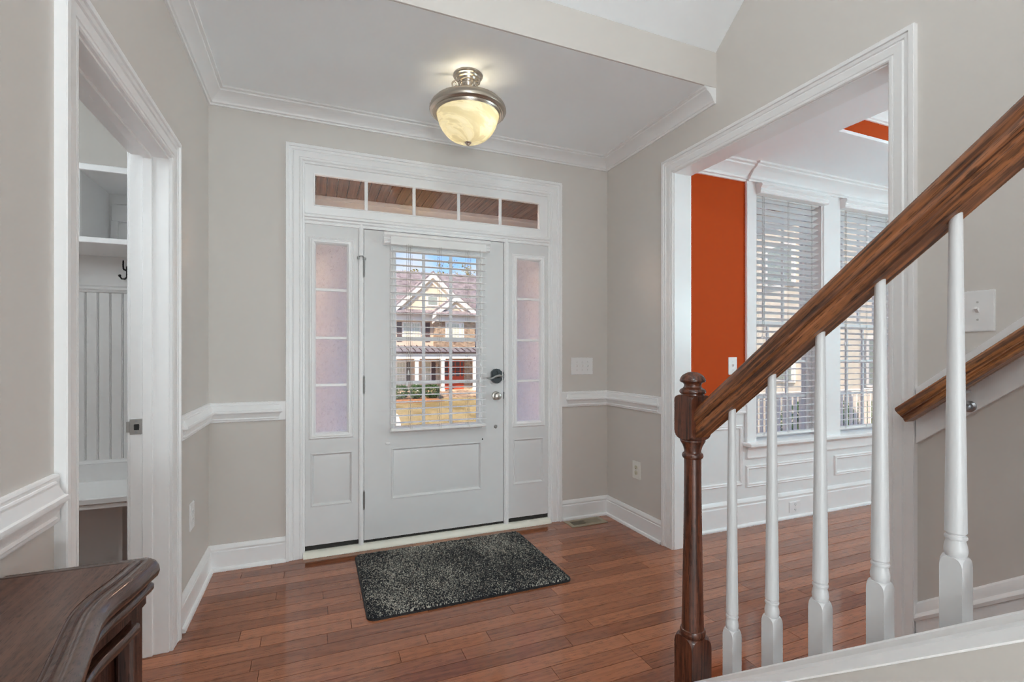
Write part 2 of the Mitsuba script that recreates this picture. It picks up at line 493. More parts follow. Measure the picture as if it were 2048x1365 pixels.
# ---- dining room shell
DY = 2.6
DX = XR + .13
W1, W2 = (2.974, 3.69), (3.89, 4.606)
WZ = (.60, 2.46)
t = thing('wall_dining', 'orange dining room wall above white wainscot, with two windows', 'wall', kind='structure')
dw = sbox(DX, 0, 6.4, 3.2).difference(unary_union([sbox(a, WZ[0], b, WZ[1]) for a, b in (W1, W2)]))
part(t, 'orange_face', extrude(dw.intersection(sbox(DX, .85, 7, 4)), -.16, 0, o=(0, DY, 0), ex=X_, ey=Z_), 'm_orange', False)
part(t, 'wainscot_face', extrude(dw.intersection(sbox(DX, 0, 7, .85)), -.16, 0, o=(0, DY, 0), ex=X_, ey=Z_), 'm_trim_soft', False)
part(t, 'east_face', bx(6.2, 6.35, -1.9, DY, 0, 3.2), 'm_trim_soft', False)
part(t, 'south_face', bx(DX, 6.3, -1.95, -1.8, 0, 3.2), 'm_trim_soft', False)
part(t, 'west_face', extrude(sbox(-1.8, .8, DY, 3.0).difference(sbox(1.09, 0, 2.56, 2.5)), 0, .004, o=(DX, 0, 0), ex=Y_, ey=Z_), 'm_orange', False)
part(t, 'west_wainscot', extrude(sbox(-1.8, 0, DY, .8).difference(sbox(1.09, -1, 2.56, 2.5)), 0, .004, o=(DX, 0, 0), ex=Y_, ey=Z_), 'm_trim_soft', False)
t = thing('ceiling_dining', 'white dining room ceiling with a recessed tray that has orange sides', 'ceiling', kind='structure')
HD = 2.60
tray = sbox(2.95, -1.0, 5.45, 1.97)
part(t, 'rim_panel', extrude(sbox(DX, -1.8, 6.2, DY).difference(tray), 0, .02, o=(0, 0, HD), ex=X_, ey=Y_), 'm_ceiling', False)
part(t, 'tray_side', extrude(tray.buffer(.08, join_style=2).difference(tray), .02, .3, o=(0, 0, HD), ex=X_, ey=Y_), 'm_orange', False)
part(t, 'tray_panel', bx(2.2, 6.3, -1.95, 2.75, HD + .20, HD + .32), 'm_ceiling', False)
part(t, 'tray_crown', sweep(CROWN, [(2.95, -1.0), (5.45, -1.0), (5.45, 1.97), (2.95, 1.97)], o=(0, 0, HD + .2), ex=X_, ey=Y_, closed=True), 'm_trim')
t = thing('trim_6', 'white crown moulding above the dining room windows', 'crown moulding', kind='structure')
CR2 = [(a * 1.28, b * 1.28) for a, b in CROWN]
part(t, 'moulding', sweep(CR2, [(6.2, DY), (DX, DY)], o=(0, 0, HD), ex=X_, ey=Y_), 'm_trim')
part(t, 'window_moulding', sweep([(a + .022, b) for a, b in CR2], [(4.75, DY), (2.885, DY)], o=(0, 0, HD), ex=X_, ey=Y_), 'm_trim')
t = thing('trim_7', 'white wainscot mouldings, panel frames and baseboard below the dining room windows', 'wainscot', kind='structure')
part(t, 'chair_rail', sweep([(0, .815), (.016, .815), (.018, .828), (.014, .832), (.014, .868), (.026, .874), (.030, .885), (.026, .892), (0, .895)], [(2.88, DY), (DX, DY)], **FLAT), 'm_trim')
DB = [(0, 0), (.030, 0), (.030, .010), (.024, .018), (.016, .020), (.016, .150), (.012, .155), (.012, .165), (.016, .172), (.010, .188), (.004, .196), (0, .196)]
part(t, 'baseboard', sweep(DB, [(6.2, DY), (DX, DY)], **FLAT), 'm_trim')
FR = [(0, 0), (0, .008), (.006, .012), (.014, .009), (.020, .012), (.026, .006), (.028, 0)]


def panel_frame(x0, x1, z0, z1):
    part(t, 'panel_frame', sweep([(a, b) for a, b in FR], [(x0, z0), (x0, z1), (x1, z1), (x1, z0)], o=(0, DY, 0), ex=X_, ey=Z_, closed=True), 'm_trim')


panel_frame(DX + .10, 2.83, .325, .705)
panel_frame(2.915, 3.70, .300, .405)
panel_frame(3.865, 4.64, .300, .405)
panel_frame(4.80, 6.0, .325, .705)
# ------------------------------------------------------------------ front entry: frame, door, sidelights, transom
t = thing('trim_8', 'white moulded frame around the entry door, its sidelights and transom', 'door frame', kind='structure')
part(t, 'casing', sweep(CASING, [(-.068, 0), (-.068, 2.418), (1.606, 2.418), (1.606, 0)], **FRONT), 'm_trim')
part(t, 'jamb', bx(-.076, -.056, YF - .004, YF + .14, .0, 2.42, .002), 'm_trim')
part(t, 'jamb', bx(1.594, 1.614, YF - .004, YF + .14, .0, 2.42, .002), 'm_trim')
part(t, 'head_jamb', bx(-.076, 1.614, YF - .004, YF + .14, 2.405, 2.425, .002), 'm_trim')
part(t, 'post', cat([bx(.257, .287, YF - .006, YF + .14, .03, 2.075, .003), bx(.263, .281, YF - .010, YF, .03, 2.075, .002)]), 'm_trim')
part(t, 'post', cat([bx(1.245, 1.279, YF - .006, YF + .14, .03, 2.075, .003), bx(1.252, 1.272, YF - .010, YF, .03, 2.075, .002)]), 'm_trim')
BAR = Polygon([(0, 2.040), (.006, 2.040), (.008, 2.052), (.004, 2.056), (.012, 2.064), (.014, 2.074), (.022, 2.080), (.022, 2.092), (.014, 2.098), (.004, 2.104), (-.14, 2.104), (-.14, 2.04)])
part(t, 'transom_bar', extrude(Polygon([(-a, b) for a, b in BAR.exterior.coords]), -.058, 1.597, o=(0, YF, 0), ex=Y_, ey=Z_), 'm_trim')
part(t, 'threshold', extrude(Polygon([(-.032, 0), (-.030, .010), (-.016, .026), (.0, .034), (.03, .038), (.14, .038), (.14, 0)]), -.066, 1.606, o=(0, YF, 0), ex=Y_, ey=Z_), 'm_threshold', label='cream painted wooden threshold')
part(t, 'sweep', bx(-.058, .256, YF + .010, YF + .05, .037, .068), 'm_sweep', label='dark gap strip under the left sidelight')
part(t, 'sweep', bx(1.280, 1.596, YF + .010, YF + .05, .037, .066), 'm_sweep', label='dark gap strip under the right sidelight')
part(t, 'sweep', bx(.288, 1.244, YF + .010, YF + .05, .037, .056), 'm_sweep', label='dark door sweep under the door')


def rect(x0, x1, z0, z1, y):
    return trimesh.Trimesh([(x0, y, z0), (x1, y, z0), (x1, y, z1), (x0, y, z1)], [[0, 1, 2], [0, 2, 3]], process=False)


def slab(x0, x1, z0, z1, holes, y0=YF + .003, y1=YF + .046):
    p = sbox(x0, z0, x1, z1).difference(unary_union([sbox(*h) for h in holes]))
    return extrude(p, -(y1 - y0), 0, o=(0, y0, 0), ex=X_, ey=Z_)


def recessed(parent, x0, x1, z0, z1, w, name='raised_panel'):
    y = YF + .003
    m = [bx(x0 - .01, x1 + .01, y + .012, y + .03, z0 - .01, z1 + .01), frustum_panel(x0 + .006, x1 - .006, z0 + .006, z1 - .006, y + .012, .009, w)]
    m.append(sweep([(-.014, -.012), (.002, -.012), (.006, .000), (.003, .002), (-.002, .002), (-.008, -.006), (-.012, -.010)], [(x0 + .002, z0 + .002), (x0 + .002, z1 - .002), (x1 - .002, z1 - .002), (x1 - .002, z0 + .002)], o=(0, y, 0), ex=X_, ey=Z_, closed=True))
    part(parent, name, cat(m), 'm_door')


LITE = [(-.002, -.03), (-.010, -.012), (-.004, .004), (.004, .010), (.014, .011), (.019, .006), (.024, .009), (.030, .004), (.034, .0), (.034, -.03)]


def lite_frame(parent, x0, x1, z0, z1, name='glazing_frame'):
    """The moulding around the glass x0..x1, z0..z1."""
    part(parent, name, sweep(LITE, [(x0 - .004, z0 - .004), (x0 - .004, z1 + .004), (x1 + .004, z1 + .004), (x1 + .004, z0 - .004)], o=(0, YF + .003, 0), ex=X_, ey=Z_, closed=True), 'm_trim')


def grid(parent, x0, x1, z0, z1, xs, zs, w, y, pane_mat, depth=.012):
    """Muntins at xs and zs and one pane per field."""
    for x in xs:
        part(parent, 'muntin', bx(x - w / 2, x + w / 2, y - depth, y - .002, z0, z1, .002), 'm_trim')
    for z in zs:
        part(parent, 'muntin', bx(x0, x1, y - depth + .0005, y - .0025, z - w / 2, z + w / 2, .002), 'm_trim')
    ax, az = [x0 - .004] + list(xs) + [x1 + .004], [z0 - .004] + list(zs) + [z1 + .004]
    for i in range(len(ax) - 1):
        for j in range(len(az) - 1):
            part(parent, 'pane', rect(ax[i], ax[i + 1], az[j], az[j + 1], y), pane_mat, False)


def obscure_fn(p, n, uv):
    a = fbm(p.x * 38, p.z * 38, 1.0, 2) * 9.0
    s = noise(p.x * 150 + dr.cos(a) * 3.0, p.z * 150 + dr.sin(a) * 3.0, 4.0)
    q = noise(p.x * 95 - dr.sin(a) * 2.0 + 9, p.z * 95 + dr.cos(a) * 2.0, 7.0)
    l = smoothstep(.06, .0, dr.abs(s - .5)) * .5 + smoothstep(.05, .0, dr.abs(q - .5)) * .5
    return mix(C(.98, .94, .93), C(.64, .57, .57), l)


scene['m_obscure'] = {'type': 'principledthin', 'base_color': proc(obscure_fn), 'roughness': .35, 'diff_trans': 1.96, 'spec_trans': 0.0, 'eta': 1.5}

# door
t = door = thing('door_1', 'white entry door with a grid of twelve panes above one raised panel', 'door', kind='structure')
GX, GZ = (.487, 1.047), (.765, 1.915)
part(t, 'slab', slab(.2905, 1.2415, .054, 2.036, [(GX[0] - .004, GZ[0] - .004, GX[1] + .004, GZ[1] + .004), (.463, .300, 1.074, .627)]), 'm_door', False)
recessed(t, .463, 1.074, .300, .627, .045)
lite_frame(t, *GX, *GZ)
grid(t, *GX, *GZ, [GX[0] + (GX[1] - GX[0]) * k / 3 for k in (1, 2)], [1.052, 1.345, 1.640], .021, YF + .024, 'm_pane')
for z in (1.79, 1.045, .312):
    h = part(t, 'hinge', cat([cyl((.2885, YF - .006, z + k * .0205 - .041), .0062, .0195, 'z', 12) for k in range(5)] + [cyl((.2885, YF - .006, z - .056), .0045, .008), cyl((.2885, YF - .006, z + .056), .0045, .008)]), 'm_hinge', label='grey metal hinge')
part(t, 'door_closer_pin', cat([tube([(.253, YF - .020, 1.853), (.262, YF - .032, 1.858), (.276, YF - .030, 1.860), (.2885, YF - .012, 1.853)], .0035), cyl((.252, YF - .020, 1.848), .007, .016), bx(.284, .302, YF - .014, YF, 1.846, 1.856, .001), cyl((.2885, YF - .006, 1.845), .0075, .008)]), 'm_hinge', label='hinge pin door stop at the top hinge')
# lever set
ex_ = 1.184
E1 = []
for zz, hw in smoothline([(1.036, .004), (1.040, .020), (1.050, .030), (1.056, .037), (1.060, .039), (1.115, .039), (1.119, .037), (1.125, .030), (1.135, .020), (1.139, .004)], 2):
    E1.append((zz, hw))
pl_ = Polygon([(ex_ - w, z) for z, w in E1] + [(ex_ + w, z) for z, w in E1[::-1]]).buffer(0)
lv = part(t, 'lever_lock', extrude(pl_, 0, .020, **FRONT), 'm_dark_bronze', label='dark bronze lever lock')
part(lv, 'plate_field', extrude(pl_.buffer(-.007), .018, .026, **FRONT), 'm_dark_bronze')
part(lv, 'rose', lathe([(0, 0), (.017, 0), (.016, .006), (.011, .010), (.011, .040), (0, .040)], 24), 'm_dark_bronze')
k0 = f'{lv}__rose'
m = lathe([(0, 0), (.017, 0), (.016, .006), (.011, .010), (.011, .044), (0, .044)], 24)
m.apply_transform(trimesh.transformations.rotation_matrix(np.pi / 2, [1, 0, 0]))
m.apply_translation([ex_ + .012, YF - .026, 1.088])
scene[k0] = mikit.ply(m, 'm_dark_bronze', smooth=30)
lp = smoothline([(ex_ + .016, 1.088), (ex_ - .006, 1.092), (ex_ - .030, 1.084), (ex_ - .054, 1.074), (ex_ - .078, 1.074), (ex_ - .092, 1.078)], 4)
part(lv, 'lever', tube([(a, YF - .066 - .004 * math.sin(i * .5), b) for i, (a, b) in enumerate(lp)], np.linspace(.0095, .0048, len(lp)), 10), 'm_hinge', label='grey metal lever')
part(lv, 'thumb_turn', bx(ex_ - .004, ex_ + .005, YF - .040, YF - .022, 1.108, 1.128, .003), 'm_dark_bronze')
kn = part(t, 'door_knob', lathe([(0, 0), (.030, 0), (.031, .004), (.027, .010), (.012, .014), (.011, .024), (.018, .030), (.0255, .040), (.0265, .048), (.022, .058), (.012, .062), (0, .063)], 28), 'm_nickel', label='satin nickel round knob')
m = lathe([(0, 0), (.031, 0), (.032, .004), (.028, .010), (.013, .014), (.012, .024), (.018, .030), (.0255, .040), (.0265, .048), (.022, .058), (.012, .062), (0, .063)], 28)
m.apply_transform(trimesh.transformations.rotation_matrix(np.pi / 2, [1, 0, 0]))
m.apply_translation([ex_, YF + .003, .948])
scene[kn] = mikit.ply(m, 'm_nickel', smooth=30)
m = lathe([(0, .0), (.012, .0), (.0125, .004), (.009, .007), (.006, .007), (.006, .004), (0, .004)], 20)
m.apply_transform(trimesh.transformations.rotation_matrix(np.pi / 2, [1, 0, 0]))
m.apply_translation([ex_ - .002, YF + .003, .730])
part(t, 'viewer_cap', m, 'm_hinge', label='small round metal cap below the knob')
for z, hh in ((1.088, .030), (.948, .024)):
    part(t, 'latch_bolt', bx(1.2405, 1.2478, YF - .003, YF + .012, z - hh, z + hh, .002), 'm_dark_bronze', label='dark latch plate on the door edge')
part(t, 'blind_bracket', cat([cyl((.436, YF - .003, .660), .006, .012, 'y', 12), bx(.424, .452, YF - .006, YF + .003, .656, .668, .002)]), 'm_white_plastic', label='small clear hold-down bracket')
part(t, 'screw_hole', cyl((1.084, YF + .001, .648), .0045, .006, 'y', 12), 'm_slot')

# sidelights and transom
for name, lab, x0, x1, fx in (('window_1', 'left sidelight of the entry, four obscure glass panes above a raised panel', -.0555, .2560, (.0, .190)),
                              ('window_2', 'right sidelight of the entry, four obscure glass panes above a raised panel', 1.2800, 1.5935, (1.345, 1.532))):
    t = thing(name, lab, 'sidelight', kind='structure')
    gz = (.752, 1.925)
    px = (fx[0] - .020, fx[1] + .028) if name == 'window_1' else (1.3195, 1.5545)
    part(t, 'slab', slab(x0, x1, .066, 2.044, [(fx[0] - .004, gz[0] - .004, fx[1] + .004, gz[1] + .004), (px[0], .305, px[1], .628)]), 'm_door', False)
    recessed(t, px[0], px[1], .305, .628, .042)
    lite_frame(t, *fx, *gz)
    grid(t, *fx, *gz, [], [1.048, 1.342, 1.641], .018, YF + .022, 'm_obscure')
t = thing('window_3', 'transom window of five clear panes above the entry door', 'transom', kind='structure')
tx, tz = (-.002, 1.530), (2.160, 2.352)
part(t, 'sash', slab(-.056, 1.594, 2.104, 2.406, [(tx[0], tz[0], tx[1], tz[1])], YF + .010, YF + .045), 'm_trim', False)
part(t, 'bead', sweep([(-.001, -.02), (-.003, .001), (.004, .003), (.006, 0), (.006, -.02)], [(tx[0], tz[0]), (tx[0], tz[1]), (tx[1], tz[1]), (tx[1], tz[0])], o=(0, YF + .010, 0), ex=X_, ey=Z_, closed=True), 'm_trim')
grid(t, *tx, *tz, [tx[0] + (tx[1] - tx[0]) * k / 5 for k in (1, 2, 3, 4)], [], .021, YF + .030, 'm_pane')


# ------------------------------------------------------------------ blinds
def slat_mesh(x0, x1, y, z, depth=.050, tilt=0.0, th=.0028):
    q = [(-depth / 2, 0), (-depth / 4, .0018), (0, .0024), (depth / 4, .0018), (depth / 2, 0)]
    P = [(a, b) for a, b in q] + [(a, b - th) for a, b in q[::-1]]
    c, s_ = math.cos(tilt), math.sin(tilt)
    P = [(y + a * c - b * s_, z + a * s_ + b * c) for a, b in P]
    return extrude(Polygon(P), x0, x1, o=(0, 0, 0), ex=Y_, ey=Z_)


VAL = [(0, 0), (.052, 0), (.057, .006), (.053, .014), (.057, .020), (.061, .028), (.055, .036), (.063, .043), (.070, .053), (.068, .066), (.056, .075), (0, .075)]


def blind(name, label, x0, x1, vx0, vx1, y, ztop, zbot, zval, pitch, tilt, yface, ladders, cords):
    t = thing(name, label, 'window blind')
    k = 0
    z = ztop
    n = int((ztop - zbot - .03) / pitch)
    for i in range(n + 1):
        part(t, 'slat', slat_mesh(x0, x1, y, ztop - i * pitch, tilt=tilt(i / n) + rng.gauss(0, .012)), 'm_slat', 40)
    part(t, 'bottom_rail', bx(x0, x1, y - .026, y + .024, zbot - .008, zbot + .012, .004), 'm_slat')
    pv = Polygon([(yface - a, zval + b) for a, b in VAL])
    part(t, 'valance', extrude(pv, vx0, vx1, o=(0, 0, 0), ex=Y_, ey=Z_), 'm_trim')
    part(t, 'headrail', bx(x0, x1, y - .025, y + .022, zval - .006, zval + .05, .002), 'm_slat')
    for x in ladders:
        part(t, 'ladder_cord', cat([cyl((x + dx, yy, (zval + zbot) / 2), .0009, zval - zbot, 'z', 6) for dx in (-.006, .006) for yy in (y - .027, y + .027)]), 'm_cord')
    for x, z1, yy in cords:
        part(t, 'pull_cord', cat([cyl((x, yy, (zval + z1) / 2), .0011, zval - z1, 'z', 6)]), 'm_cord')
        part(t, 'tassel', lathe([(0, z1 + .012), (.003, z1 + .012), (.005, z1), (.0065, z1 - .016), (.004, z1 - .020), (0, z1 - .020)], 14, (x, yy)), 'm_white_plastic')
    return t


blind('door_blind', 'white slatted blind lowered over the panes of the entry door, slats level', .447, 1.090, .406, 1.120, 3.160, 1.905, .752, 1.948, .0442, lambda s: .0, YF,
      (.575, .768, .965), ((.545, 1.055, 3.122), (.556, 1.125, 3.120), (1.040, 1.068, 3.122)))
# ------------------------------------------------------------------ ceiling light of the foyer
LX, LY = .768, 2.512
t = thing('ceiling_light', 'brushed nickel semi-flush ceiling light with a lit alabaster glass bowl', 'ceiling light')
part(t, 'canopy', lathe([(0, 2.75), (.079, 2.75), (.080, 2.744), (.074, 2.738), (.066, 2.736), (.062, 2.728), (.052, 2.726), (.047, 2.716), (.038, 2.714), (.034, 2.706), (0, 2.706)], 48, (LX, LY)), 'm_warm_nickel')
part(t, 'ball_finial', lathe(smoothline([(.0, 2.712), (.036, 2.708), (.036, 2.692), (.026, 2.676), (.014, 2.668), (.010, 2.660), (.004, 2.652), (0, 2.650)], 4), 32, (LX, LY)), 'm_warm_nickel')
for k in range(3):
    a = math.radians(-62 + 120 * k)
    ca, sa = math.cos(a), math.sin(a)
    pts = smoothline([(.040, 2.716), (.058, 2.700), (.074, 2.706), (.086, 2.694), (.082, 2.676), (.068, 2.674), (.066, 2.686), (.074, 2.690)], 5)
    pts2 = smoothline([(.052, 2.706), (.048, 2.684), (.060, 2.664), (.072, 2.640), (.082, 2.610), (.100, 2.592)], 5)
    f = lambda q: [(LX + r * ca, LY + r * sa, z) for r, z in q]
    part(t, 'scroll_arm', cat([tube(f(pts), np.linspace(.0062, .0036, len(pts)), 8), tube(f(pts2), .0048, 8)]), 'm_warm_nickel')
part(t, 'rim', lathe([(.075, 2.606), (.150, 2.604), (.186, 2.594), (.200, 2.580), (.206, 2.566), (.207, 2.556), (.204, 2.549), (.196, 2.546), (.190, 2.540), (.184, 2.541), (.180, 2.533), (.174, 2.535), (.171, 2.530), (.166, 2.534), (.166, 2.552), (.190, 2.566), (.184, 2.584), (.150, 2.596), (.075, 2.599), (.075, 2.606)], 72, (LX, LY)), 'm_warm_nickel')
BULBS = [(LX + .058, LY - .062, 2.498), (LX - .060, LY + .050, 2.500), (LX + .075, LY + .060, 2.505)][:2]


def bowl_fn(p, n, uv):
    a = dr.atan2(p.y - LY, p.x - LX)
    v = fbm(dr.cos(a) * 2.2 + p.z * 26, dr.sin(a) * 2.2 - p.z * 17, p.z * 20 + 2, 3)
    vein = smoothstep(.05, .0, dr.abs(v - .5))
    return mix(C(.72, .66, .44), C(.90, .86, .66), smoothstep(.3, .7, v)) * (.90 + .10 * vein)


b_ = smoothline([(.168, 2.545), (.166, 2.525), (.155, 2.485), (.134, 2.448), (.104, 2.418), (.066, 2.398), (.030, 2.390), (.0, 2.389)], 4)
scene['m_bowl'] = {'type': 'principledthin', 'base_color': proc(bowl_fn), 'roughness': .3, 'diff_trans': .27, 'spec_trans': 0.0, 'eta': 1.5}
part(t, 'glass_bowl', lathe(b_, 56, (LX, LY)), 'm_bowl', 40, label='lit cream alabaster glass bowl')
for x, y, z in BULBS:
    d_ = {'type': 'sphere', 'center': [x, y, z], 'radius': .028, 'bsdf': {'type': 'ref', 'id': 'm_shade'}}
    d_['emitter'] = {'type': 'area', 'radiance': rgb(BULB * 1.0, BULB * .90, BULB * .72), 'sampling_weight': .4}
    part(t, 'bulb', d_, None)
part(t, 'bottom_finial', lathe(smoothline([(0, 2.392), (.017, 2.390), (.018, 2.385), (.012, 2.380), (.010, 2.376), (.006, 2.371), (0, 2.370)], 3), 24, (LX, LY)), 'm_warm_nickel')

# ------------------------------------------------------------------ rug
t = thing('doormat', 'dark grey speckled plush doormat with a black edge lying before the entry door', 'rug')
RX0, RX1, RY0, RY1 = .228, 1.300, 2.318, 3.090
nx, ny = 300, 216
gx, gy = np.meshgrid(np.linspace(0, 1, nx), np.linspace(0, 1, ny), indexing='ij')
# rounded rectangle: keep the grid, clip the corner radius by squeezing
px, py = RX0 + gx * (RX1 - RX0), RY0 + gy * (RY1 - RY0)
R_ = .035
for cx_, cy_, sx_, sy_ in ((RX0 + R_, RY0 + R_, -1, -1), (RX1 - R_, RY0 + R_, 1, -1), (RX0 + R_, RY1 - R_, -1, 1), (RX1 - R_, RY1 - R_, 1, 1)):
    dx, dy = (px - cx_) * sx_, (py - cy_) * sy_
    m_ = (dx > 0) & (dy > 0)
    mx = np.maximum(dx, dy)
    rr = np.hypot(dx, dy)
    s_ = np.where(m_ & (rr > 0), mx / np.maximum(rr, 1e-9), 1)
    px = np.where(m_, cx_ + sx_ * dx * s_, px)
    py = np.where(m_, cy_ + sy_ * dy * s_, py)
edge = np.minimum(np.minimum(gx, 1 - gx) * (RX1 - RX0), np.minimum(gy, 1 - gy) * (RY1 - RY0))
hgt = .006 + .011 * np.clip(edge / .010, 0, 1) ** .5
hgt = hgt + (nrng.random(hgt.shape) - .5) * .0065 * (edge > .003)
hgt[edge <= 1e-6] = .002
V = np.stack([px, py, hgt], -1).reshape(-1, 3)
V[:, :2] += (nrng.random((len(V), 2)) - .5) * .0016 * (edge.reshape(-1, 1) > .004)
ii = np.arange(nx * ny).reshape(nx, ny)
F = np.concatenate([np.stack([ii[:-1, :-1], ii[1:, :-1], ii[1:, 1:]], -1).reshape(-1, 3), np.stack([ii[:-1, :-1], ii[1:, 1:], ii[:-1, 1:]], -1).reshape(-1, 3)])


def rug_fn(p, n, uv):
    r = noise(p.x * 330, p.y * 330, 1)
    q = noise(p.x * 210 + 7, p.y * 210, 5)
    patch = fbm(p.x * 7.5 + p.y * 2.2, p.y * 3.4 - p.x * .8, 2, 2)
    k = smoothstep(.34, .80, .62 * r + .36 * q + .26 * (patch - .45))
    return mix(C(.017, .018, .021), C(.46, .43, .37), k * k)


mat('m_rug', proc(rug_fn), .95, .05)
part(t, 'pile', trimesh.Trimesh(V, F, process=False), 'm_rug', True, kind='stuff', label='short dark grey and beige speckled pile')
rp = Polygon(np.concatenate([np.stack([px[:, 0], py[:, 0]], 1), np.stack([px[-1, 1:], py[-1, 1:]], 1), np.stack([px[-2::-1, -1], py[-2::-1, -1]], 1), np.stack([px[0, -2:0:-1], py[0, -2:0:-1]], 1)])).buffer(0)
part(t, 'binding', extrude(rp.buffer(.0045).simplify(.0005), .0003, .0085), 'm_black', label='black stitched edge')

# ------------------------------------------------------------------ floor vent
t = thing('floor_vent', 'tan metal floor register in the corner right of the entry door', 'floor vent')
vx0, vx1, vy0, vy1 = 1.703, 2.000, 3.027, 3.158
part(t, 'frame', extrude(sbox(vx0, vy0, vx1, vy1).difference(unary_union([sbox(vx0 + .028, vy0 + .026, vx1 - .028, vy1 - .026)])), .0003, .0055), 'm_vent', False)
part(t, 'duct', bx(vx0 + .027, vx1 - .027, vy0 + .025, vy1 - .025, .0002, .0010), 'm_slot')
n_ = 26
for k in range(n_ + 1):
    x = vx0 + .030 + (vx1 - vx0 - .060) * k / n_
    a = -.7 if k < n_ / 2 else .75
    m = bx(-.0012, .0012, vy0 + .026, vy1 - .026, -.0030, .0026)
    m.apply_transform(trimesh.transformations.rotation_matrix(a, [0, 1, 0]))
    m.apply_translation([x, 0, .0034])
    part(t, 'louver', m, 'm_vent', False)
part(t, 'centre_bar', bx((vx0 + vx1) / 2 - .002, (vx0 + vx1) / 2 + .002, vy0 + .026, vy1 - .026, .001, .0052), 'm_vent', False)


# ------------------------------------------------------------------ switches and outlets
def plate(name, label, cat_, o, ex, w, h, kind, gang=1, m='m_white_plastic'):
    """A cover plate centred at o on the wall spanned by ex and z, with toggles or a duplex receptacle."""
    o, ex = np.asarray(o, float), np.asarray(ex, float)
    fr = dict(o=o, ex=ex, ey=Z_)
    t = thing(name, label, cat_)
    a = sbox(-w / 2, -h / 2, w / 2, h / 2)
    part(t, 'cover_plate', cat([extrude(a.buffer(-.002).buffer(.002), 0, .0045, **fr), extrude(a.buffer(-.003), .0045, .0062, **fr)]), m)
    n = np.cross(ex, Z_)
    B = lambda u0, u1, v0, v1, d0, d1: extrude(sbox(u0, v0, u1, v1), d0, d1, **fr)
    for g in range(gang):
        u = (g - (gang - 1) / 2) * .046
        if kind == 'toggle':
            part(t, 'slot', B(u - .0055, u + .0055, -.0125, .0125, .0062, .0066), 'm_trim_soft')
            q = [o + ex * (u + s * .0045) + Z_ * zz + n * dd for s in (-1, 1) for zz, dd in ((-.006, .0066), (.009, .0066), (.014, .0185), (.007, .0200))]
            part(t, 'toggle', hull(q), m)
            for v in (-.030, .030):
                part(t, 'screw', extrude(LineString([(u, v), (u, v)]).buffer(.0036) if False else Polygon([(u + .0036 * math.cos(i * .785), v + .0036 * math.sin(i * .785)) for i in range(8)]), .0062, .0076, **fr), 'm_satin')
        else:
            for v in (-.0195, .0195):
                body = Polygon([(u + .017 * math.cos(i * .262), v + .0145 * math.sin(i * .262)) for i in range(24)])
                rc = part(t, 'receptacle', extrude(body, .0062, .0084, **fr), 'm_almond' if m == 'm_trim_soft2' else m)
                part(rc, 'slots', cat([B(u - .0075, u - .0052, v - .001, v + .0075, .0084, .0087), B(u + .0052, u + .0075, v - .001, v + .0065, .0084, .0087), B(u - .0025, u + .0025, v - .0095, v - .005, .0084, .0087)]), 'm_slot')
            part(t, 'screw', extrude(Polygon([(u + .003 * math.cos(i * .785), .003 * math.sin(i * .785)) for i in range(8)]), .0062, .0074, **fr), 'm_satin')
    return t


mat('m_trim_soft2', (.80, .79, .74), .4, .4)
plate('light_switch', 'white triple toggle switch plate on the wall right of the entry door', 'light switch', (1.880, YF, 1.152), X_, .186, .128, 'toggle', 3)
plate('light_switch', 'large white single toggle switch plate on the stair wall', 'light switch', (XR, .928, 1.386), -Y_, .090, .140, 'toggle', 1)
plate('light_switch', 'white switch plate on the orange dining room wall', 'light switch', (2.762, DY, 1.158), X_, .080, .124, 'toggle', 1)
plate('wall_outlet', 'off-white duplex outlet on the right wall below the chair rail', 'outlet', (XR, 2.826, .422), -Y_, .088, .122, 'duplex', 1, 'm_trim_soft2')
plate('wall_outlet', 'white duplex outlet on the left wall below the chair rail', 'outlet', (XL, 2.785, .446), Y_, .085, .130, 'duplex', 1, 'm_white_plastic')
plate('wall_outlet', 'white duplex outlet in the dining room baseboard', 'outlet', (3.372, DY - .016, .064 + .018), X_, .118, .082, 'duplex', 1)

# ------------------------------------------------------------------ stairs
SX = 1.150                         # the plane of the balusters
CAPZ = lambda y: .284 + .785 * (1.0705 - y)
t = thing('staircase', 'stairs with oak treads and white risers rising beside the right wall', 'stairs')
RUN, RISE = .271, .2125
KX0, KX1 = SX - .060, SX + .060
NS = 9
for k in range(NS):
    yn, z = 1.062 - RUN * k, RISE * (k + 1)
    part(t, 'tread', bx(KX1, XR - .001, yn - RUN - .02, yn, z - .028, z, .006), 'm_tread', label=None)
    part(t, 'riser', bx(KX1, XR - .001, yn - .045, yn - .027, z - RISE, z - .027), 'm_trim', False)
y_end = 1.062 - RUN * NS
P = Polygon([(1.204, 0), (1.204, CAPZ(1.204) - .016), (y_end, CAPZ(y_end) - .016), (y_end, 0)])
part(t, 'knee_wall', extrude(P, KX0 + .012, KX1 - .008, o=(0, 0, 0), ex=Y_, ey=Z_), 'm_wall_low' if False else 'm_wall', False)
Pc = [(-.062, -.024), (-.060, -.006), (-.052, 0), (.052, 0), (.060, -.006), (.062, -.024), (.046, -.030), (-.046, -.030)]
sl = .785
d = np.array([0, -1, sl]) / math.hypot(1, sl)
up = np.array([0, sl, 1]) / math.hypot(1, sl)
Ls = (1.205 - y_end) * math.hypot(1, sl)


def along(profile, y0, z0, L, x=SX, slope=.785):
    """profile (across x, up) swept from (x, y0, z0) up the stairs."""
    dd = np.array([0, -1, slope]) / math.hypot(1, slope)
    uu = np.array([0, slope, 1]) / math.hypot(1, slope)
    return sweep(profile, [(0, 0), (L, 0)], o=(x, y0, z0), ex=dd, ey=-X_, n=uu)


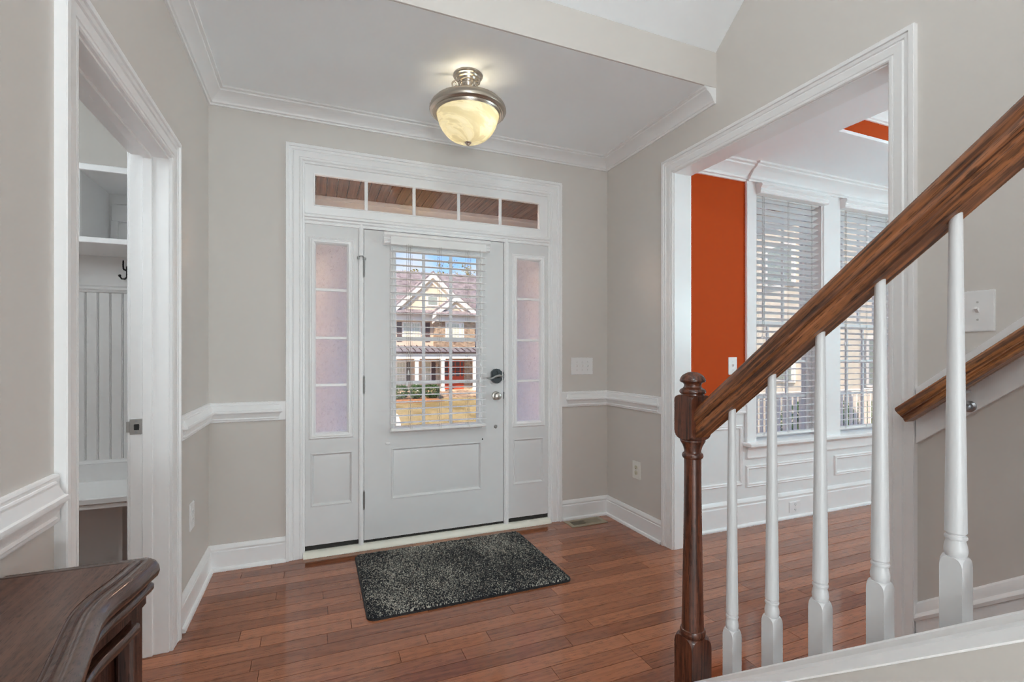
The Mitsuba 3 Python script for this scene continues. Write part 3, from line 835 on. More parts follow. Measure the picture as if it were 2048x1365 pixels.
cut = lambda m: trimesh.boolean.intersection([m, bx(0, 3, -4, 1.2042, 0, 6)], engine='manifold')
part(t, 'cap', cut(along(Pc, 1.26, CAPZ(1.26), Ls)), 'm_trim')
part(t, 'fascia', cut(along([(-.0495, -.070), (-.0495, -.028), (.0, -.028), (.0, -.070)], 1.27, CAPZ(1.27), Ls)), 'm_trim', False)
part(t, 'fillet', cut(along([(.030, 0), (.030, .012), (.050, .010), (.052, 0)], 1.26, CAPZ(1.26), Ls)), 'm_trim')

# newel
NY = 1.245
t = thing('newel_post', 'dark stained oak newel post with a turned finial at the foot of the stairs', 'newel post')


def block(c, w, z0, z1, ch0, ch1):
    """A square block whose ends are cut to a rounded shoulder."""
    b = trimesh.creation.box(extents=[w, w, z1 - z0])
    b.apply_translation([c[0], c[1], (z0 + z1) / 2])
    r = w / math.sqrt(2) * 1.001
    prof = []
    if ch0:
        prof += [(0, z0), (w * .47, z0)] + [(w * .47 + (r - w * .47) * math.sin(a), z0 + ch0 * (1 - math.cos(a))) for a in np.linspace(.2, np.pi / 2, 7)]
    else:
        prof += [(0, z0), (r, z0)]
    if ch1:
        prof += [(w * .47 + (r - w * .47) * math.cos(a), z1 - ch1 * (1 - math.sin(a))) for a in np.linspace(0, np.pi / 2 - .2, 7)] + [(w * .47, z1), (0, z1)]
    else:
        prof += [(r, z1), (0, z1)]
    q = lathe(prof, 64, c)
    return trimesh.boolean.intersection([b, q], engine='manifold')


part(t, 'upper_block', block((SX, NY), .081, .960, 1.104, .030, .016), 'm_newel', 25)
part(t, 'lower_block', block((SX, NY), .081, 0, .318, 0, .036), 'm_newel', 25)
fin = [(0, 1.180)] + list(smoothline([(.014, 1.179), (.030, 1.170), (.038, 1.160), (.0405, 1.152), (.038, 1.147), (.031, 1.144), (.0275, 1.139), (.027, 1.133), (.031, 1.127), (.036, 1.124)], 3)) + [(.039, 1.122), (.0415, 1.117), (.0415, 1.113), (.039, 1.109), (.036, 1.108), (.036, 1.102), (0, 1.102)]
part(t, 'finial', lathe(fin, 40, (SX, NY)), 'm_newel', 40)
shaft = [(0, .964), (.034, .964), (.039, .959), (.040, .954), (.037, .949)] + list(smoothline([(.034, .944), (.029, .932), (.0265, .922), (.0265, .916)], 3)) + [(.030, .914), (.033, .909), (.0335, .904), (.031, .898), (.027, .895)] + list(smoothline([(.0268, .885), (.027, .80), (.029, .65), (.0325, .45), (.0345, .352)], 4)) + [(.0345, .340), (.038, .338), (.040, .332), (.040, .325), (.037, .320), (.037, .312), (0, .312)]
part(t, 'shaft', lathe(shaft, 40, (SX, NY)), 'm_newel', 40)

# handrail of the balustrade
t = thing('handrail', 'thick dark oak banister rail running from the newel post up across the picture', 'handrail')
HR = []
for a in np.linspace(np.pi, 0, 15):
    HR.append((.0325 * math.copysign(abs(math.cos(a)) ** .9, math.cos(a)), .050 + .032 * math.sin(a)))
HR += [(.0325, .044), (.029, .041), (.0245, .037), (.0232, .031), (.0262, .028), (.0265, .021), (.0240, .018), (.0250, .012), (.0250, 0), (-.0250, 0), (-.0250, .012), (-.0240, .018), (-.0265, .021), (-.0262, .028), (-.0232, .031), (-.0245, .037), (-.029, .041), (-.0325, .044)]
RAILZ = lambda y: .998 + .800 * (1.170 - y)     # underside
rail = along(HR, 1.30, RAILZ(1.30), 4.2, slope=.800)
rail = trimesh.boolean.intersection([rail, bx(0, 3, -1.75, 1.206, 0, 6)], engine='manifold')
part(t, 'rail', rail, 'm_rail', 35)

# balusters
for k in range(7):
    y = 1.083 - .1355 * k
    zc = CAPZ(y)
    up_ = RAILZ(y) + .02
    zcol = zc + .183
    w = .0365
    zs = zcol - .046                # top of the square base
    prof = [(0, zs - .008), (w * .50, zs - .008), (.0155, zs + .004), (.0150, zs + .006)] + list(smoothline([(.0168, zs + .012), (.0182, zs + .020), (.0172, zs + .030), (.0148, zs + .040)], 3)) + [(.0145, zcol - .004), (.0168, zcol - .003), (.0178, zcol), (.0168, zcol + .0035), (.0145, zcol + .005), (.0145, zcol + .007), (.0172, zcol + .010)] + [(.0172 - .0070 * ((z - zcol) / (up_ - zcol)) ** 1.0, z) for z in np.linspace(zcol + .03, up_ - .01, 8)] + [(.0098, up_), (0, up_)]
    names = ['first baluster from the newel post', 'second baluster from the newel post', 'third baluster from the newel post', 'fourth baluster from the newel post', 'fifth from the newel post, nearest in the picture', 'sixth baluster from the newel post', 'seventh baluster from the newel post']
    lab, grp = 'white turned baluster with square foot, ' + names[k], 'white stair balusters'
    t = thing('baluster', lab, 'baluster', grp)
    foot = block((SX, y), w, zc - .018, zs + .010, 0, .022)
    room = Polygon([(y + .1, CAPZ(y + .1)), (y - .1, CAPZ(y - .1)), (y - .1, RAILZ(y - .1)), (y + .1, RAILZ(y + .1))])
    room = extrude(room, SX - .1, SX + .1, o=(0, 0, 0), ex=Y_, ey=Z_)
    room.fix_normals()
    part(t, 'square_foot', trimesh.boolean.intersection([foot, room], engine='manifold'), 'm_baluster', 25)
    part(t, 'turned_shaft', trimesh.boolean.intersection([lathe(prof, 28, (SX, y)), room], engine='manifold'), 'm_baluster', 40)

# wall handrail
t = thing('wall_handrail', 'oak handrail fixed on metal brackets to the stair wall', 'handrail')
WR = [(-.026, .0), (-.026, .008), (-.022, .013), (-.0225, .018), (-.026, .022), (-.025, .026), (-.027, .032), (-.0295, .042), (-.028, .052), (-.020, .060), (0, .063), (.020, .060), (.028, .052), (.0295, .042), (.027, .032), (.025, .026), (.026, .022), (.0225, .018), (.022, .013), (.026, .008), (.026, 0)]
WRX = XR - .070
wr = along(WR[::-1], 1.098, .989, 4.0, x=WRX, slope=.815)
part(t, 'rail', wr, 'm_wallrail', 35)
for y in (.945, -.25, -1.4):
    z = .979 + .815 * (1.110 - y)
    br = part(t, 'bracket', cat([tube([(XR - .020, y, z - .055), (XR - .040, y, z - .062), (XR - .060, y, z - .044), (WRX, y, z - .006)], [.009, .008, .0065, .006], 10), bx(WRX - .018, WRX + .018, y - .022, y + .022, z - .006, z + .004, .002)]), 'm_steel', label='shiny steel bracket')
    m = lathe([(0, 0), (.020, 0), (.020, .004), (.014, .009), (0, .010)], 20)
    m.apply_transform(trimesh.transformations.rotation_matrix(-np.pi / 2, [0, 1, 0]))
    m.apply_translation([XR - .016, y, z - .055])
    part(br, 'flange', m, 'm_steel')

# ------------------------------------------------------------------ chest in the foreground
t = thing('hall_chest', 'dark brown wooden chest with curved front and moulded top, in the left foreground', 'chest')
CH = smoothline([(1.262, -.3095), (1.16, -.3215), (1.09, -.3345), (1.040, -.3365), (.985, -.3275), (.92, -.3145), (.84, -.299), (.72, -.280), (.55, -.270), (.38, -.280), (.26, -.299), (.18, -.3145), (.115, -.3275), (.06, -.3365), (.01, -.3345), (-.06, -.3215), (-.162, -.3095)], 6)
front = [(x * .982, y * .982) for y, x in CH]


def arc(cx, cy, r, a0, a1, n=7):
    return [(cx + r * math.cos(a), cy + r * math.sin(a)) for a in np.linspace(a0, a1, n)]


i0, i1 = front[0], front[-1]
rc = .034
outline = [(XL + .004, 1.259)] + [(-.42, 1.259)] + arc(i0[0] - rc, 1.259 - rc, rc, np.pi / 2, 0.0) + front[3:-3] + arc(i1[0] - rc, -.200 + rc, rc, 0, -np.pi / 2) + [(XL + .004, -.200)]
outline = np.array(outline)
# left of the path (going +x then -y) is outside; profile offsets are outward
ZT = .808
NOSE = [(-.080, ZT - .002), (-.046, ZT), (-.042, ZT - .0035), (-.038, ZT), (-.032, ZT - .0005), (-.030, ZT - .005), (-.024, ZT - .003), (-.014, ZT - .004), (-.006, ZT - .010), (-.001, ZT - .020), (0, ZT - .030), (-.003, ZT - .038), (-.010, ZT - .043), (-.018, ZT - .045), (-.080, ZT - .045)]
part(t, 'top_edge', sweep([(a, b) for a, b in NOSE], outline, **FLAT), 'm_chest_edge', 40, label='shiny rounded top edge')
po = Polygon(np.vstack([outline, [(XL + .004, -.2)]])).buffer(0)
part(t, 'top', extrude(unary_union([po.buffer(-.044), sbox(XL + .004, -.156, XL + .12, 1.215)]), ZT - .040, ZT), 'm_chest', False)
BEAD = [(-.070, .765), (-.022, .765), (-.020, .758), (-.014, .755), (-.010, .750), (-.010, .744), (-.014, .738), (-.021, .736), (-.024, .731), (-.070, .731)]
part(t, 'under_moulding', sweep(BEAD, outline, **FLAT), 'm_chest_edge', 40)
part(t, 'carcass', extrude(po.buffer(-.062), .06, .764), 'm_chest_front', 20)
fy, fx_ = np.array(front)[::-1, 1], np.array(front)[::-1, 0]


def core_between(y_hi, y_lo):
    yy = np.linspace(min(y_hi, 1.25), max(y_lo, -.15), max(3, int(abs(min(y_hi, 1.25) - max(y_lo, -.15)) / .012)))
    return np.stack([np.interp(yy, fy, fx_), yy], 1)


FA = [(-.070, .0), (-.032, .0), (-.032, 1.0), (-.070, 1.0)]


def front_band(z0, z1, off, y_hi=9, y_lo=-9, depth=.04):
    p = core_between(y_hi, y_lo)
    return sweep([(off - depth, z0), (off, z0), (off, z1), (off - depth, z1)], p, **FLAT)


def front_mould(z0, z1, off, y_hi, y_lo):
    p = core_between(y_hi, y_lo)
    zc, r = (z0 + z1) / 2, (z1 - z0) / 2
    prof = [(off - .02, z0)] + [(off + .6 * r * math.sin(a), zc - r * math.cos(a)) for a in np.linspace(0, np.pi, 7)] + [(off - .02, z1)]
    return sweep(prof, p, **FLAT)


part(t, 'front_frame', cat([front_band(.705, .731, -.030), front_band(.06, .12, -.030), front_band(.06, .731, -.030, 1.226, 1.180), front_band(.06, .724, -.030, .60, .50), front_band(.06, .724, -.030, -.096, -.132)]), 'm_chest_front', 30)
part(t, 'end_panel', bx(XL + .01, -.338, 1.212, 1.228, .06, .731, .003), 'm_chest_front', 20)
part(t, 'end_panel', bx(XL + .01, -.338, -.170, -.154, .06, .724, .003), 'm_chest_front', 20)
for a, b in ((1.176, .615), (.485, -.085)):
    dk = part(t, 'door_panel', front_band(.135, .690, -.052, a, b, .01), 'm_chest_front', 30)
    part(dk, 'bead', front_mould(.672, .694, -.024, a + .012, b - .012), 'm_chest_edge', 40)
    part(dk, 'bead', front_mould(.128, .150, -.024, a + .012, b - .012), 'm_chest_edge', 40)
    ya = (np.interp(a, fy, fx_), a)
    part(dk, 'side_bead', bx(ya[0] - .05, ya[0] - .022, a - .012, a + .006, .13, .69, .005), 'm_chest_front', 30)
    xb = np.interp(b, fy, fx_)
    part(dk, 'side_bead', bx(xb - .05, xb - .022, b - .006, b + .012, .13, .69, .005), 'm_chest_front', 30)
    kn = .70 if a > 1 else .40
    part(dk, 'knob', lathe([(0, .0), (.006, .0), (.006, .012), (.014, .018), (.014, .024), (0, .028)], 18).apply_transform(trimesh.transformations.rotation_matrix(np.pi / 2, [0, 1, 0])).apply_translation([np.interp(kn, fy, fx_) - .044, kn, .45]), 'm_hinge')
for yy in (1.225, -.125):
    for xx in (XL + .05, -.38):
        part(t, 'foot', lathe([(0, .065), (.028, .065), (.034, .045), (.028, .020), (.018, .0), (0, 0)], 18, (xx, yy)), 'm_chest_front', 40)
# ------------------------------------------------------------------ mudroom locker
t = thing('mudroom_locker', 'white built-in locker with an upper cubby, beadboard back and bench, seen through the left doorway', 'locker')
LYF, LYB = 3.11, 3.528
bays = [-1.74, -1.125, -.700]
part(t, 'top', bx(-1.76, -.696, LYF - .006, LYB, 2.182, 2.216, .003), 'm_trim')
part(t, 'shelf', bx(-1.76, -.696, LYF - .004, LYB, 1.812, 1.842, .003), 'm_trim')
part(t, 'cubby_back', bx(-1.75, -.70, LYB - .02, LYB - .002, 1.842, 2.182), 'm_trim_soft', False)
for x in (-1.745, -1.123, -.711):
    part(t, 'stile', bx(x - .013, x + .013, LYF, LYF + .03, .0, 2.184, .002) if x != -1.123 else bx(x - .013, x + .013, LYF, LYF + .03, 1.84, 2.184, .002), 'm_trim')
    part(t, 'divider', bx(x - .009, x + .009, LYF + .02, LYB - .02, 1.842, 2.182), 'm_trim_soft', False)
part(t, 'cubby_cleat', bx(-1.10, -.72, LYB - .035, LYB - .018, 2.02, 2.12, .002), 'm_trim_soft')
part(t, 'cubby_cleat', bx(-1.105, -1.07, LYB - .035, LYB - .018, 1.845, 2.02, .002), 'm_trim_soft')
part(t, 'hook_board', bx(-1.75, -.70, LYB - .022, LYB - .002, 1.640, 1.812), 'm_trim', False)
part(t, 'beadboard_cap', extrude(Polygon([(0, 1.600), (.022, 1.600), (.026, 1.612), (.034, 1.618), (.034, 1.630), (.024, 1.640), (0, 1.640)]), -.0, 1.05, o=(-.70, LYB - .002, 0), ex=-Y_, ey=Z_), 'm_trim')
x = -1.75
while x < -.71:
    part(t, 'bead_board', cat([bx(x + .0012, x + .0515, LYB - .016, LYB - .004, .560, 1.602, .0022), bx(x + .0525, x + .0570, LYB - .0155, LYB - .004, .560, 1.602, .002)]), 'm_trim')
    x += .0583
part(t, 'back_rail', extrude(Polygon([(0, .50), (.018, .50), (.018, .600), (.024, .606), (.020, .618), (.012, .624), (0, .624)]), 0, 1.05, o=(-.70, LYB - .002, 0), ex=-Y_, ey=Z_), 'm_trim')
part(t, 'seat', bx(-1.76, -.696, LYF - .012, LYB, .466, .500, .005), 'm_trim')
part(t, 'seat_lip', bx(-1.76, -.696, LYF + .002, LYF + .02, .440, .466, .002), 'm_trim')
part(t, 'bench_divider', bx(-1.035, -1.017, LYF + .28, LYB - .02, .0, .466), 'm_trim_soft', False)
part(t, 'bench_back', bx(-1.75, -.70, LYB - .02, LYB - .002, .0, .466), 'm_trim_soft', False)
part(t, 'end_panel', bx(-1.765, -1.745, LYF, LYB, .0, 2.182), 'm_trim_soft', False)
t = thing('coat_hook', 'black double coat hook on the locker board, half hidden by the door jamb', 'coat hook')
hx, hy = -1.024, LYB - .022
part(t, 'plate', bx(hx - .010, hx + .010, hy - .0045, hy - .0003, 1.690, 1.760, .003), 'm_black')
part(t, 'upper_prong', tube([(hx, hy - .006, 1.735)] + [(hx - .012, hy - .03 - .012 * math.sin(a), 1.735 + .03 - .03 * math.cos(a)) for a in np.linspace(.2, 2.4, 8)], .0042), 'm_black')
part(t, 'lower_prong', cat([tube([(hx, hy - .006, 1.700), (hx - .010, hy - .02, 1.682), (hx - .020, hy - .034, 1.680), (hx - .028, hy - .042, 1.694)], .0042), trimesh.creation.icosphere(2, .0075).apply_translation([hx - .028, hy - .042, 1.698])]), 'm_black')

# ------------------------------------------------------------------ dining room windows
for i, (a, b) in enumerate((W1, W2)):
    t = thing('window_%d' % (4 + i), ('left' if i == 0 else 'right') + ' dining room window, double-hung with small panes behind a white blind', 'window', kind='structure')
    y0 = DY + .085
    z0, z1 = WZ
    zm = 1.475
    f = .035
    part(t, 'side_jamb', bx(a - .004, a + .012, DY - .012, DY + .16, z0, z1, .002), 'm_trim')
    part(t, 'side_jamb', bx(b - .012, b + .004, DY - .012, DY + .16, z0, z1, .002), 'm_trim')
    part(t, 'head_jamb', bx(a, b, DY - .012, DY + .16, z1 - .012, z1 + .004, .002), 'm_trim')
    for nm, lo, hi, yy in (('upper_sash', zm - .02, z1 - .012, y0 + .035), ('lower_sash', z0 + .004, zm + .02, y0)):
        fr = sbox(a + .012, lo, b - .012, hi).difference(sbox(a + .012 + f, lo + f, b - .012 - f, hi - f))
        sh = part(t, nm, extrude(fr, -.030, 0, o=(0, yy, 0), ex=X_, ey=Z_), 'm_trim', False)
        gx0, gx1, gz0, gz1 = a + .012 + f, b - .012 - f, lo + f, hi - f
        xs = [gx0 + (gx1 - gx0) * k / 3 for k in (1, 2)]
        zs = [gz0 + (gz1 - gz0) * k / 3 for k in (1, 2)]
        for x in xs:
            part(sh, 'muntin', bx(x - .009, x + .009, yy + .008, yy + .024, gz0, gz1), 'm_trim', False)
        for z in zs:
            part(sh, 'muntin', bx(gx0, gx1, yy + .009, yy + .023, z - .009, z + .009), 'm_trim', False)
        ax, az = [gx0 - .003] + xs + [gx1 + .003], [gz0 - .003] + zs + [gz1 + .003]
        for p in range(3):
            for q in range(3):
                part(sh, 'pane', rect(ax[p], ax[p + 1], az[q], az[q + 1], yy + .016), 'm_pane', False)
t = thing('trim_9', 'white casing, sill and apron of the two dining room windows', 'window trim', kind='structure')
part(t, 'side_casing', bx(2.880, 2.972, DY - .022, DY, .60, 2.475, .004), 'm_trim')
part(t, 'side_casing', bx(4.608, 4.700, DY - .022, DY, .60, 2.475, .004), 'm_trim')
part(t, 'centre_post', bx(3.692, 3.888, DY - .022, DY, .60, 2.475, .004), 'm_trim')
part(t, 'head_casing', bx(2.880, 4.700, DY - .020, DY, 2.455, 2.50, .003), 'm_trim')
part(t, 'sill', bx(2.860, 4.720, DY - .070, DY + .16, .574, .604, .008), 'm_trim')
part(t, 'apron', extrude(Polygon([(0, .480), (.012, .480), (.016, .490), (.012, .500), (.016, .545), (.022, .560), (.034, .574), (0, .574)]), 0, 1.79, o=(4.685, DY, 0), ex=-Y_, ey=Z_), 'm_trim')
TILT = lambda s: -math.radians(24 - 18 * s)
for i, (a, b) in enumerate((W1, W2)):
    blind('window_blind', ('left' if i == 0 else 'right') + ' white blind in the dining room, lowered with its slats tilted', a + .018, b - .018, a - .004, b + .004, DY + .030, 2.400, .640, 2.405, .0470, TILT, DY - .006,
          (a + .10, (a + b) / 2, b - .10), ((a + .075, 1.375 if i == 0 else 1.33, DY - .006), (a + .095, 1.43 if i == 0 else 1.40, DY - .006)))


# ------------------------------------------------------------------ added fill lights, unseen, behind the viewer and in the other rooms
def globe(label, x, y, z, r, L, ztop, weight, floor=False, tint=None):
    t = thing('added_floor_fill' if floor else 'added_hanging_fill', label, 'floor lamp' if floor else 'pendant light')
    m = {'type': 'sphere', 'center': [x, y, z], 'radius': r, 'bsdf': {'type': 'ref', 'id': 'm_shade'}}
    m['emitter'] = {'type': 'area', 'radiance': rgb(*(c * L for c in (tint or FILL_TINT))), 'sampling_weight': weight}
    part(t, 'fill_globe', m, None)
    if floor:
        part(t, 'stem', cyl((x, y, (z - r + .04) / 2), .012, z - r, 'z', 10), 'm_black')
        part(t, 'base', lathe([(0, .025), (.15, .025), (.16, .0), (0, .0)], 24, (x, y)), 'm_black')
    else:
        part(t, 'cord', cyl((x, y, (z + r + ztop) / 2), .005, ztop - z - r, 'z', 10), 'm_satin')
        part(t, 'canopy', lathe([(0, ztop), (.06, ztop), (.05, ztop - .02), (0, ztop - .03)], 24, (x, y)), 'm_satin')


globe('added fill light, unseen white globe hung high in the stair hall behind the viewer', -.22, -.90, 3.04, .26, HALL, 4.80, 5.0)
globe('added fill light, white globe hung in the dining room, out of sight', 4.30, .30, 1.70, .30, DINING, 2.80, 2.2, tint=(.76, 1.03, 1.10))
globe('added fill light, white globe hung in the mudroom, out of sight', -1.55, 1.75, 2.20, .30, MUDROOM, 2.74, .7)
globe('added fill light, unseen white globe on a stand behind the viewer', .05, -2.40, .85, .30, FLOOR_FILL, 0, 4.5, True)

# pale sheets added out of the picture to bounce neutral light upward
thing('bounce_sheet', 'added pale sheet bouncing light off the hall floor behind the viewer', 'rug', mesh=bx(-.24, 1.06, -4.0, 1.05, .0003, .010, .003), mat='m_bounce_sheet', smooth=False)
thing('bounce_sheet', 'added pale sheet bouncing light off the dining room floor, out of sight', 'rug', mesh=bx(2.6, 6.0, -1.6, .85, .0003, .010, .003), mat='m_bounce_sheet', smooth=False)
# ------------------------------------------------------------------ our porch
def boards_fn(p, n, uv):
    s, po = grain(p.y * .5, p.x, 0.0)
    return mix(C(.15, .060, .026), C(.30, .13, .062), smoothstep(.2, .8, s)) * (1 - .3 * po * po)


mat('m_porch_board', proc(boards_fn), .45, .4)
mat('m_porch_white', srgb(245, 236, 226), .6, .3)
mat('m_porch_floor', srgb(190, 178, 165), .8, .2)
t = thing('porch_ceiling', 'stained brown beadboard ceiling of the front porch seen through the transom', 'porch ceiling', kind='structure')
x = -.72
while x < 2.95:
    part(t, 'board', bx(x + .0025, x + .0885, 3.35, 4.945, 2.752, 2.765, .003), 'm_porch_board', False)
    x += .091
part(t, 'deck', bx(-.75, 3.0, 3.34, 5.3, 2.766, 2.95), 'm_porch_white', False)
t = thing('porch_beam', 'pinkish white beam at the front edge of the porch ceiling', 'beam')
part(t, 'beam', bx(-.75, 3.0, 4.94, 5.20, 2.44, 2.766, .004), 'm_porch_white', False)
part(t, 'trim_strip', bx(-.75, 3.0, 4.925, 4.94, 2.715, 2.752, .003), 'm_porch_white', False)
for x in (-.55, 2.80):
    t = thing('porch_column', ('white square column at the left end of the porch' if x < 0 else 'white square column at the right end of the porch beam'), 'column')
    part(t, 'shaft', bx(x - .10, x + .10, 4.97, 5.17, .10, 2.32, .005), 'm_porch_white', False)
    part(t, 'capital', bx(x - .125, x + .125, 4.945, 5.195, 2.32, 2.44, .01), 'm_porch_white', False)
    part(t, 'plinth', bx(x - .125, x + .125, 4.945, 5.195, -.20, .10, .01), 'm_porch_white', False)
t = thing('porch_floor', 'pale concrete floor of the front porch', 'porch floor', kind='structure', mesh=cat([bx(-.75, 10.5, 3.35, 5.3, -.40, -.20), bx(2.24, 10.5, 2.76, 3.35, -.40, -.20)]), mat='m_porch_floor', smooth=False)
t = thing('porch_light', 'warm lit flush light under the porch ceiling just outside the transom', 'ceiling light')
m = mikit.ply(lathe([(0, 2.66), (.10, 2.668), (.14, 2.69), (.15, 2.735), (0, 2.735)], 32, (.75, 3.72)), 'm_shade', smooth=40)
m['emitter'] = {'type': 'area', 'radiance': rgb(110.0, 72.0, 52.0), 'sampling_weight': .5}
part(t, 'glass_dome', m, None)
part(t, 'base_ring', lathe([(0, 2.735), (.165, 2.735), (.165, 2.752), (0, 2.752)], 32, (.75, 3.72)), 'm_satin')
t = thing('porch_railing', 'white porch railing with slim balusters beyond the dining room windows', 'railing')
part(t, 'top_rail', bx(4.2, 10.4, 5.06, 5.13, .64, .69, .006), 'm_porch_white', False)
part(t, 'bottom_rail', bx(4.2, 10.4, 5.07, 5.12, -.10, -.05, .004), 'm_porch_white', False)
x = 4.25
while x < 10.4:
    part(t, 'baluster', bx(x - .018, x + .018, 5.077, 5.113, -.05, .64), 'm_porch_white', False)
    x += .115
for x in (4.15, 7.3, 10.45):
    part(t, 'post', bx(x - .06, x + .06, 5.035, 5.155, -.20, .80, .006), 'm_porch_white', False)

# ------------------------------------------------------------------ ground
def lawn_fn(p, n, uv):
    a = fbm(p.x * 1.1, p.y * .55, 0, 4)
    b = noise(p.x * 22, p.y * 9, 3)
    return mix(C(.17, .125, .055), C(.30, .235, .125), smoothstep(.25, .75, .75 * a + .25 * b))


mat('m_lawn', proc(lawn_fn), .95, .05)
mat('m_concrete', srgb(218, 200, 190), .9, .1)
mat('m_mulch', (.30, .14, .07), .95, .05)
thing('lawn', 'dry yellow-brown lawn in front of the house across the street', 'lawn', kind='structure',
      mesh=trimesh.Trimesh([(-80, 5.3, -.62), (90, 5.3, -.62), (90, 12, -2.1), (-80, 12, -2.1), (90, 120, -2.1), (-80, 120, -2.1), (-80, -40, -.62), (90, -40, -.62)], [[0, 1, 2], [0, 2, 3], [3, 2, 4], [3, 4, 5], [6, 7, 1], [6, 1, 0]], process=False), mat='m_lawn', smooth=False)
dv = Polygon([(-20, 12.2), (4.6, 12.2), (3.9, 17), (3.45, 21), (3.9, 24), (4.3, 27.5), (3.2, 31), (2.4, 37), (-6, 37), (-20, 30)])
thing('driveway', 'pale concrete drive curving along the dry lawn', 'driveway', kind='structure', mesh=extrude(dv, -2.09, -2.06), mat='m_concrete', smooth=False)
thing('mulch_bed', 'strip of red-brown mulch under the clipped shrubs', 'flower bed', mesh=extrude(Polygon([(1, 34.6), (6, 33.6), (8.6, 33.9), (8.6, 36.5), (5.3, 37.5), (1, 37.5)]), -2.1, -2.03), mat='m_mulch', smooth=False)


# ------------------------------------------------------------------ house across the street
def shingle_fn(p, n, uv):
    r = cell_rand(dr.floor(p.x * 3.2 + .5 * dr.floor(p.z * 7)), dr.floor(p.z * 7))
    return mix(C(.20, .17, .19), C(.34, .30, .33), r)


def stone_fn(p, n, uv):
    d, e, r = voronoi(p.x * 4.2, p.z * 9.5)
    c = mix(C(.24, .155, .11), C(.56, .43, .32), r)
    return mix(C(.42, .33, .26), c, smoothstep(.02, .10, e - d))


mat('m_shingle', proc(shingle_fn), .9, .1)
mat('m_stone', proc(stone_fn), .9, .1)
mat('m_siding', srgb(218, 200, 184), .8, .2)
mat('m_gable', srgb(226, 212, 190), .8, .2)
mat('m_white_out', srgb(242, 240, 238), .6, .3)
mat('m_shutter', srgb(92, 76, 80), .6, .3)
mat('m_metal_roof', srgb(120, 118, 130), .45, .5)
mat('m_red_door', srgb(190, 72, 40), .5, .4)
mat('m_far_glass', srgb(150, 162, 158), .15, .6)
mat('m_far_curtain', srgb(205, 210, 196), .7, .3)
mat('m_gutter', srgb(70, 56, 58), .5, .4)
HY = 40.0
t = thing('neighbour_house', 'two-storey house with white gables and a red front door across the street', 'house')
wallp = sbox(1.0, -2.1, 17, 4.7)
part(t, 'siding_wall', bx(1.0, 17, HY, HY + 9.9, -2.1, 4.7), 'm_siding', False)
part(t, 'main_roof', extrude(Polygon([(HY - .35, 4.65), (HY + 5, 9.0), (HY + 10.4, 4.65), (HY + 10.4, 4.45), (HY + 5, 8.75), (HY - .35, 4.45)]), .4, 17.6, o=(0, 0, 0), ex=Y_, ey=Z_), 'm_shingle', False)


def gable(cx, zp, zf, half, y, depth, name):
    """A gable: boarded face, white rakes, shingle slopes."""
    fc = Polygon([(cx - half, zf), (cx + half, zf), (cx, zp)])
    g = part(t, name, extrude(fc, -depth, 0, o=(0, y, 0), ex=X_, ey=Z_), 'm_gable', False)
    s = (zp - zf) / half
    for sg in (-1, 1):
        for k, (o1, o2, dy) in enumerate(((.10, -.22, .40), (-.42, -.52, .14))):
            P = Polygon([(cx, zp + o1 * 1.4), (cx + sg * (half + .25), zf - .25 * s + o1 * 1.4), (cx + sg * (half + .25), zf - .25 * s + o2 * 1.4), (cx, zp + o2 * 1.4)])
            part(g, 'rake_board', extrude(P.buffer(0), 0, dy, o=(0, y, 0), ex=X_, ey=Z_), 'm_white_out', False)
        P = Polygon([(cx, zp + .26), (cx + sg * (half + .3), zf - .3 * s + .26), (cx + sg * (half + .3), zf - .3 * s + .14), (cx, zp + .14)])
        part(g, 'roof_slope', extrude(P.buffer(0), -depth, .45, o=(0, y, 0), ex=X_, ey=Z_), 'm_shingle', False)
    return g


g1 = gable(9.02, 7.95, 4.75, 3.35, HY - .3, 4.6, 'large_gable')
part(g1, 'pent_roof', extrude(Polygon([(-.9, 4.62), (0, 5.0), (0, 4.55), (-.9, 4.55)]), 5.3, 12.6, o=(0, HY - .3, 0), ex=Y_, ey=Z_), 'm_shingle', False)
part(g1, 'frieze', bx(5.3, 12.6, HY - .7, HY, 4.08, 4.55), 'm_white_out', False)
part(g1, 'gutter', bx(5.2, 9.25, HY - 1.32, HY - 1.18, 4.52, 4.64), 'm_gutter', False)
aw = part(t, 'attic_window', bx(8.55, 9.55, HY - .36, HY - .28, 5.30, 6.20), 'm_white_out', False)
part(aw, 'pane', bx(8.68, 9.42, HY - .40, HY - .355, 5.43, 6.07), 'm_far_glass', False)
g2 = gable(10.83, 6.05, 4.72, 1.72, HY - 1.0, 4.0, 'small_gable')
part(g2, 'pent_roof', extrude(Polygon([(-.7, 4.60), (0, 4.95), (0, 4.5), (-.7, 4.5)]), 9.1, 12.7, o=(0, HY - 1.0, 0), ex=Y_, ey=Z_), 'm_shingle', False)
part(g2, 'frieze', bx(9.1, 12.65, HY - 1.15, HY - .2, 4.05, 4.5), 'm_white_out', False)
for a, b in ((9.20, 10.02), (11.62, 12.62)):
    part(t, 'stone_panel', bx(a, b, HY - .75, HY, 1.9, 4.1), 'm_stone', False)
part(t, 'stone_panel', bx(10.02, 11.62, HY - .70, HY, 1.9, 2.35), 'm_stone', False)


